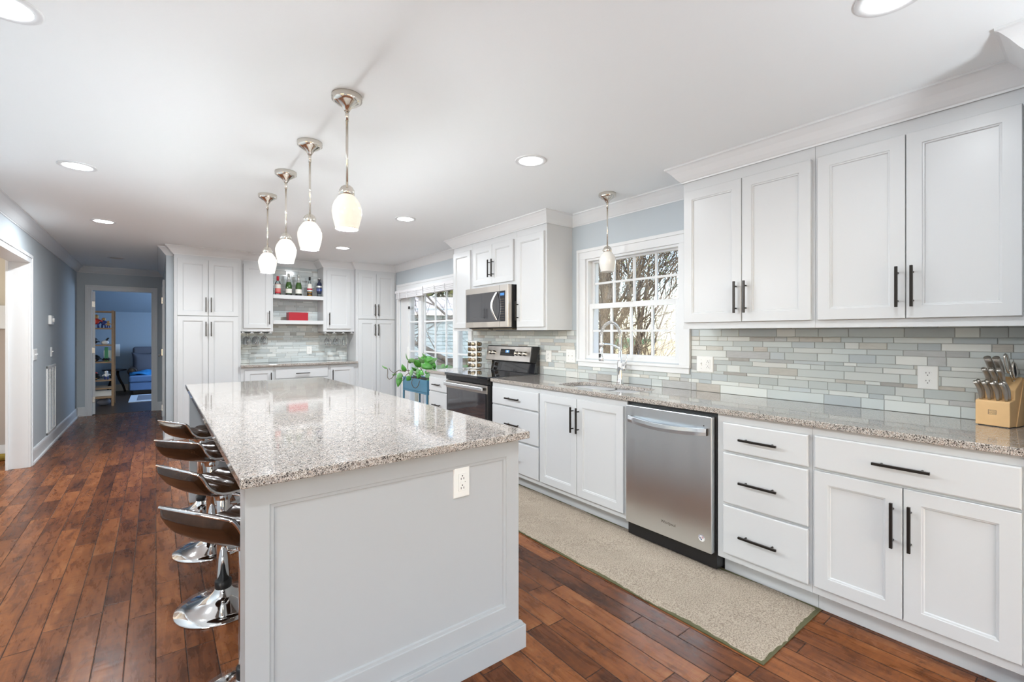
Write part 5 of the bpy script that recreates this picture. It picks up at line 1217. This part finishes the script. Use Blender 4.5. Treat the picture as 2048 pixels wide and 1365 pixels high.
def smooth_path(P, k=5):
    out = []; n = len(P)
    for i in range(n - 1):
        p0, p1, p2, p3 = P[max(i - 1, 0)], P[i], P[i + 1], P[min(i + 2, n - 1)]
        for j in range(k): t_ = j / k; out.append(.5 * ((2 * p1) + (p2 - p0) * t_ + (2 * p0 - 5 * p1 + 4 * p2 - p3) * t_ * t_ + (3 * p1 - p0 - 3 * p2 + p3) * t_ ** 3))
    return out + [P[-1]]
def vine(pts, r=.0042): m = MB(); m.tube(smooth_path([vp(*(tuple(p) + (0,))[:3]) for p in pts]), r, 6); obj('stem', m, M['stem'], pl)
vine([(832, 755, 0), (824, 748, -.05), (812, 741, -.08), (800, 742, -.1), (792, 740, -.1), (784, 746, -.1), (778, 755, -.1), (772, 757.5, -.1), (767, 753, -.05), (765.5, 745, 0), (765, 738, 0)])
vine([(830, 756, 0), (820, 750, -.1), (812, 746, -.1), (806, 750, -.1), (802, 758, -.1), (797, 759.5, -.1), (794, 752, -.1)])
vine([(786, 748, -.05), (778, 745, -.05), (772, 740, -.05), (768, 737, 0)], .003)
vine([(834, 752, 0), (833, 740, .03), (834, 728, .05), (837, 720, .05)]); vine([(838, 752, -.05), (830, 735, 0), (818, 728, -.02)]); vine([(842, 752, 0), (850, 742, 0), (856, 736, .05)]); vine([(812, 752, -.05), (806, 738, 0), (806, 722, .02)])
vine([(822, 752, -.12), (820, 762, -.18), (822, 770, -.18), (827, 773.5, -.18), (832, 770, -.18), (834, 762, -.15), (836, 752, -.1)])

# ---- bottles on the upper shelf
ZB = 1.866
def bottle(name, label, x, y, parts):
    t = thing(name, label, 'bottle', (x, y, ZB), 'bottles on the upper shelf')
    for nm, prof, mt in parts: m = MB(); m.lathe((x, y, ZB), prof, 24, cap=False); obj(nm, m, M[mt], t, recalc=False)
bottle('gin_bottle', 'clear bottle with red cap and pink red label, leftmost on the upper shelf', 1.372, 7.24, [('glass_body', [(0, .001), (.036, .001), (.037, .01), (.037, .165), (.030, .190), (.014, .205), (.013, .215)], 'jar'), ('label', [(.0375, .045), (.0375, .160)], 'pinklabel'), ('label_band', [(.0378, .100), (.0378, .155)], 'label') , ('base_band', [(.0379, .030), (.0379, .050)], 'redcap'), ('cap', [(.0, .272), (.015, .272), (.016, .268), (.016, .212), (.0, .212)], 'redcap')])
for x, nm in ((1.515, 'left'), (1.648, 'right')):
    bottle('sparkling_wine_bottle', 'green sparkling wine bottle with silver foil neck, %s of the pair' % nm, x, 7.24, [('glass_body', [(0, .001), (.040, .001), (.0425, .008), (.0425, .135), (.038, .165), (.028, .20), (.018, .225), (.0145, .25)], 'greenglass'), ('foil', [(.030, .198), (.0225, .218), (.0165, .240), (.0150, .285), (.017, .287), (.0165, .318), (.012, .322), (0, .323)], 'foil'), ('label', [(.0431, .038), (.0431, .100)], 'label'), ('base_label', [(.0430, .008), (.0430, .030)], 'black')])
bottle('tequila_bottle', 'clear bottle of amber spirit with white and red label and black cap', 1.800, 7.24, [('glass_body', [(0, .001), (.036, .001), (.037, .01), (.036, .12), (.030, .165), (.018, .205), (.014, .235)], 'jar'), ('liquid', [(0, .004), (.034, .004), (.034, .070), (0, .070)], 'gold'), ('label', [(.0368, .080), (.0362, .125), (.0300, .172), (.024, .192)], 'label'), ('label_mark', [(.0376, .10), (.0370, .122)], 'stickerred'), ('lower_label', [(.0374, .030), (.0374, .052)], 'black'), ('cap', [(0, .292), (.014, .292), (.0145, .286), (.0145, .242), (0, .242)], 'black')])
bottle('blue_spirit_bottle', 'round shouldered cobalt blue bottle with white cap, rightmost on the upper shelf', 1.925, 7.20, [('base_glass', [(0, .001), (.026, .001), (.030, .006), (.031, .045), (.033, .055)], 'jar'), ('glass_body', [(.030, .050), (.040, .085), (.042, .13), (.042, .165), (.034, .195), (.020, .215), (.015, .235), (.0145, .255)], 'darkblue'), ('blue_band', [(.0405, .085), (.0424, .125)], 'blueglass'), ('label', [(.0426, .140), (.0426, .165)], 'foil'), ('collar', [(.014, .25), (.022, .252), (.022, .262), (.012, .264)], 'black'), ('cap', [(0, .276), (.012, .275), (.014, .270), (.013, .262)], 'plastic')])
t = thing('storage_box', 'red wooden box on the lower shelf', 'box', (1.62, 7.22, 1.510)); m = MB(); m.box(1.495, 1.752, 7.130, 7.30, 1.5105, 1.618); obj('box_body', m, M['red'], t, bevel=.003)
m = MB(); m.box(1.492, 1.755, 7.127, 7.303, 1.618, 1.627); obj('lid', m, M['red'], t, bevel=.002)
# ---- hanging stemware
def stem(x, y, kind, label):
    t = thing('wine_glass', label, 'wine glass', (x, y, 1.16), 'stemware hanging under the far wall cabinets'); z = 1.337
    pr = {'wine': [(.0, -.002), (.034, -.003), (.006, -.008), (.0035, -.02), (.0035, -.075), (.008, -.084), (.030, -.105), (.040, -.135), (.038, -.165), (.031, -.190)], 'tumbler': [(.0, -.002), (.032, -.003), (.006, -.008), (.005, -.05), (.022, -.062), (.036, -.080), (.037, -.12), (.034, -.165)], 'flute': [(0, -.002), (.030, -.003), (.005, -.008), (.0035, -.05), (.012, -.07), (.024, -.11), (.026, -.16), (.022, -.205)]}[kind]
    m = MB(); m.lathe((x, y, z), [(r, h) for r, h in pr[:5]], 20, cap=False); obj('foot_and_stem', m, M['wineglass'], t, recalc=False)
    m = MB(); m.lathe((x, y, z), [(r, h) for r, h in pr[4:]] + [(r - .0012, h) for r, h in pr[4:][::-1]], 24, cap=False); obj('bowl', m, M['wineglass'], t, recalc=False)
for k, x in enumerate((.985, 1.09, 1.195)):
    for j, y in enumerate((7.15, 7.28)): stem(x, y, 'tumbler', 'stemmed glass in the %s lane of the left rack, %s row' % (('left', 'middle', 'right')[k], ('front', 'back')[j]))
for k, x in enumerate((2.05, 2.18, 2.31)):
    for j, y in enumerate((7.15, 7.28)): stem(x, y, 'wine' if k < 2 else 'flute', '%s in the %s lane of the right rack, %s row' % (('wine glass', 'wine glass', 'flute glass')[k], ('left', 'middle', 'right')[k], ('front', 'back')[j]))

# ================================================================== DEN BEYOND THE HALL
t = thing('display_shelf', 'tall oak and glass display shelf seen through the hall door', 'shelf', (-.93, 11.33, 0))
SXa, SXb, SYa, SYb = -1.24, -.625, 11.14, 11.50
for (x, y) in ((SXa, SYa), (SXb, SYa), (SXa, SYb), (SXb, SYb)): m = MB(); m.box(x - .018, x + .018, y - .018, y + .018, 0, 1.745); obj('post', m, M['oak'], t)
LZ = [1.72, 1.415, 1.11, .80, .47, .325, .16]
for z in LZ: m = MB(); m.box(SXa, SXb, SYa, SYb, z - .012, z + .012); obj('shelf_board', m, M['oak'], t)
rng = random.Random(8)
def figure(x, y, z, h, c1, c2, label, head='tan_toy'):
    f = thing('toy_figure', label, 'toy', (x, y, z), 'toy figures on the display shelf')
    m = MB(); m.ball((x, y, z + h * .50), (h * .20, h * .15, h * .24), 10, 8); m.tube([(x - h * .17, y, z + h * .6), (x - h * .34, y - .02, z + h * .42)], h * .06, 6); m.tube([(x + h * .17, y, z + h * .6), (x + h * .34, y - .02, z + h * .5)], h * .06, 6); obj('torso_and_arms', m, M[c1], f)
    m = MB(); m.tube([(x - h * .1, y, z + h * .34), (x - h * .13, y, z)], h * .08, 6); m.tube([(x + h * .1, y, z + h * .34), (x + h * .13, y, z)], h * .08, 6); obj('legs', m, M[c2], f)
    m = MB(); m.ball((x, y, z + h * .84), h * .16, 10, 8); obj('head', m, M[head], f)
figure(-.98, 11.25, 1.427, .17, 'black', 'black', 'small dark toy figure at the left of the top display shelf', 'black')
figure(-.86, 11.25, 1.427, .24, 'red_toy', 'blue_toy', 'red and blue toy figure on the top display shelf')
figure(-.76, 11.30, 1.427, .19, 'blue_toy', 'blue_toy', 'blue toy figure right of the red one on the display shelf')
figure(-.69, 11.22, 1.427, .13, 'tan_toy', 'blue_toy', 'small tan toy figure by the right post of the display shelf')
figure(-.72, 11.25, .482, .16, 'white_toy', 'blue_toy', 'white toy figure on the lower display shelf', 'white_toy')
figure(-.86, 11.25, .482, .14, 'blue_toy', 'white_toy', 'blue and white toy figure left on the lower display shelf', 'red_toy')
def dome(x, y, z, r, label):
    f = thing('black_helmet', label, 'helmet', (x, y, z), 'black helmets on the display shelf')
    m = MB(); m.ball((x, y, z + r * .7), (r, r * .9, r * .7), 18, 12); m.lathe((x, y, z + r * .55), [(r * 1.0, 0), (r * 1.25, -.01), (r * 1.2, .006), (r * .95, .02)], 20); obj('shell', m, M['black'], f)
    for s_ in (-1, 1): m = MB(); m.box(x + s_ * r * .35 - .012, x + s_ * r * .35 + .012, y - r * .95, y - r * .85, z + r * .25, z + r * .55); obj('visor_plate', m, M['tan_toy'], f)
dome(-.90, 11.26, .812, .095, 'upper black helmet in the middle of the display shelf'); dome(-.72, 11.28, .812, .055, 'small black helmet beside the large one on the display shelf'); dome(-.88, 11.25, .483, .09, 'lower black helmet on the display shelf'); dome(-.93, 11.24, 1.122, .10, 'wide black hat shaped helmet on the second display shelf')
f = thing('bird_ornament', 'black and white bird ornament on the second display shelf', 'ornament', (-.74, 11.25, 1.122)); m = MB(); m.ball((-.74, 11.25, 1.16), (.055, .04, .04), 12, 8); obj('body', m, M['white_toy'], f); m = MB(); m.tube([(-.73, 11.25, 1.18), (-.70, 11.25, 1.235), (-.68, 11.25, 1.24)], [.016, .014, .006], 8); obj('neck_and_head', m, M['black'], f)
for i, (x, z, w_, h, c, l) in enumerate(((-.70, .812, .13, .20, 'white_toy', 'white card standing on the middle display shelf'), (-.78, .173, .26, .10, 'white_toy', 'stack of pale cases low on the display shelf'), (-1.0, .173, .14, .09, 'greyrug', 'grey case low left on the display shelf'), (-.72, 1.122 - .31, .05, .26, 'green_toy', 'green slim box behind the white card'))):
    m = MB(); m.box(x - w_ / 2, x + w_ / 2, 11.36 - .04 * i, 11.42 - .04 * i, z, z + h); tag(obj('display_box', m, M[c], bevel=.002), l, 'box', 'boxes on the display shelf')
m = MB(); m.ball((-.76, 11.30, .07), (.10, .09, .07), 14, 10); tag(obj('striped_ball', m, M['greyfab']), 'round grey bag on the floor under the display shelf', 'bag')
# low table
t = thing('side_table', 'low black table with a curved leg by the den wall', 'table', (-.74, 13.70, 0)); m = MB(); m.lathe((-.74, 13.70, .49), [(0, 0), (.21, 0), (.22, .008), (.22, .022), (.21, .030), (0, .030)], 28); obj('table_top', m, M['darkwood'], t)
for (a, nm) in ((0.25, 1), (2.3, 2), (4.4, 3)):
    c_, s_ = math.cos(a), math.sin(a); m = MB(); m.tube([(-.74 + r * c_, 13.70 + r * s_, z) for r, z in ((.06, .49), (.055, .40), (.09, .28), (.15, .15), (.18, .04), (.185, 0))], [.024, .024, .024, .022, .020, .02], 8); obj('leg', m, M['darkwood'], t)
# armchair with cushion, throw
t = thing('armchair', 'blue upholstered chair with dark rolled arm at the right of the den view', 'chair', (.0, 13.2, 0))
m = MB(); m.box(-.40, .43, 12.95, 13.65, .0, .10); obj('plinth', m, M['darkwood'], t, bevel=.01)
m = MB(); m.box(-.45, .48, 12.80, 13.70, .10, .27); obj('seat_frame', m, M['ottoman'], t, bevel=.02)
m = MB(); m.box(-.46, .48, 12.78, 13.60, .275, .42); obj('seat_cushion', m, M['ottoman'], t, bevel=.035, seg=4)
m = MB(); m.box(-.42, .48, 13.55, 13.80, .40, 1.02); obj('backrest', m, M['greyfab'], t, bevel=.05, seg=4)
m = MB(); m.tube([(-.41, 12.95, .50), (-.41, 13.75, .50)], .085, 16); m.box(-.47, -.40, 12.97, 13.73, .1, .48); obj('arm', m, M['darkwood'], t, bevel=.01)
m = MB(); vs = []; fs = []; n = 10
for i in range(n + 1):
    for j in range(n + 1):
        u, v = i / n * 2 - 1, j / n * 2 - 1; th_ = .07 * ((1 - u ** 4) * (1 - v ** 4)) ** .5; vs.append((-.20 + u * (.24 - .03 * (1 - v * v)), 13.40 - th_ + .10 * (v + 1) * .5, .66 + v * (.24 - .03 * (1 - u * u))))
for i in range(n):
    for j in range(n): a = i * (n + 1) + j; fs.append((a, a + n + 1, a + n + 2, a + 1))
m.smooth = True; m.add(vs, fs); o = tag(obj('cushion', m, M['greyfab'], recalc=False), 'plump grey cushion standing on the blue chair', 'cushion'); s_ = o.modifiers.new('body', 'SOLIDIFY'); s_.thickness = .10; s_.offset = -1
m = MB(); m.smooth = True; vs = []; fs = []
for i in range(13):
    for j in range(9):
        u, v = i / 12, j / 8; vs.append((-.45 + u * .85, 12.80 + v * .5, .435 + .05 * math.sin(u * 9 + v * 3) * math.sin(v * 7 + 1) + .05 * math.sin(pi * v)))
for i in range(12):
    for j in range(8): a = i * 9 + j; fs.append((a, a + 9, a + 10, a + 1))
m.add(vs, fs); o = tag(obj('throw_blanket', m, M['bluefab'], recalc=False), 'crumpled bright blue throw on the seat of the den chair', 'blanket'); s_ = o.modifiers.new('body', 'SOLIDIFY'); s_.thickness = .03
t = thing('den_rug', 'grey rug with broad pale border on the dark den floor', 'rug', (.3, 12.1, .004)); m = MB(); m.box(-.42, 1.2, 11.45, 12.75, .004, .012); obj('border', m, M['whitefab'], t); m = MB(); m.box(-.30, 1.08, 11.68, 12.60, .012, .015); obj('field', m, M['greyrug'], t)
m = MB(); m.box(-.76, -.66, 13.975, 13.999, .80, 1.08); tag(obj('wall_plate', m, M['plastic'], bevel=.003), 'pale rectangular plate on the den wall behind the display shelf', 'wall plate')
# ================================================================== ROOM ON THE LEFT
t = thing('tall_side_cabinet', 'taupe fronted cabinet with a white top box beyond the left opening', 'cabinet', (-1.7, 7.6, 0))
m = MB(); m.box(-2.3, -1.17, 7.42, 7.73, 0, .10); obj('plinth', m, M['trim'], t); m = MB(); m.box(-2.3, -1.17, 7.43, 7.73, .10, 1.375); obj('lower_front', m, M['taupe'], t, bevel=.003)
m = MB(); m.box(-2.3, -1.17, 7.40, 7.73, 1.375, 1.63); obj('top_box', m, M['trim'], t, bevel=.004)
m = MB(); m.tube([(-1.62, 7.12, .035), (-1.17, 7.02, .035)], .034, 12); m.tube([(-1.62, 7.18, .03), (-1.17, 7.09, .03)], .03, 12); tag(obj('floor_bolster', m, M['yellow']), 'olive gold rolled mat on the floor just inside the left opening', 'rolled mat')
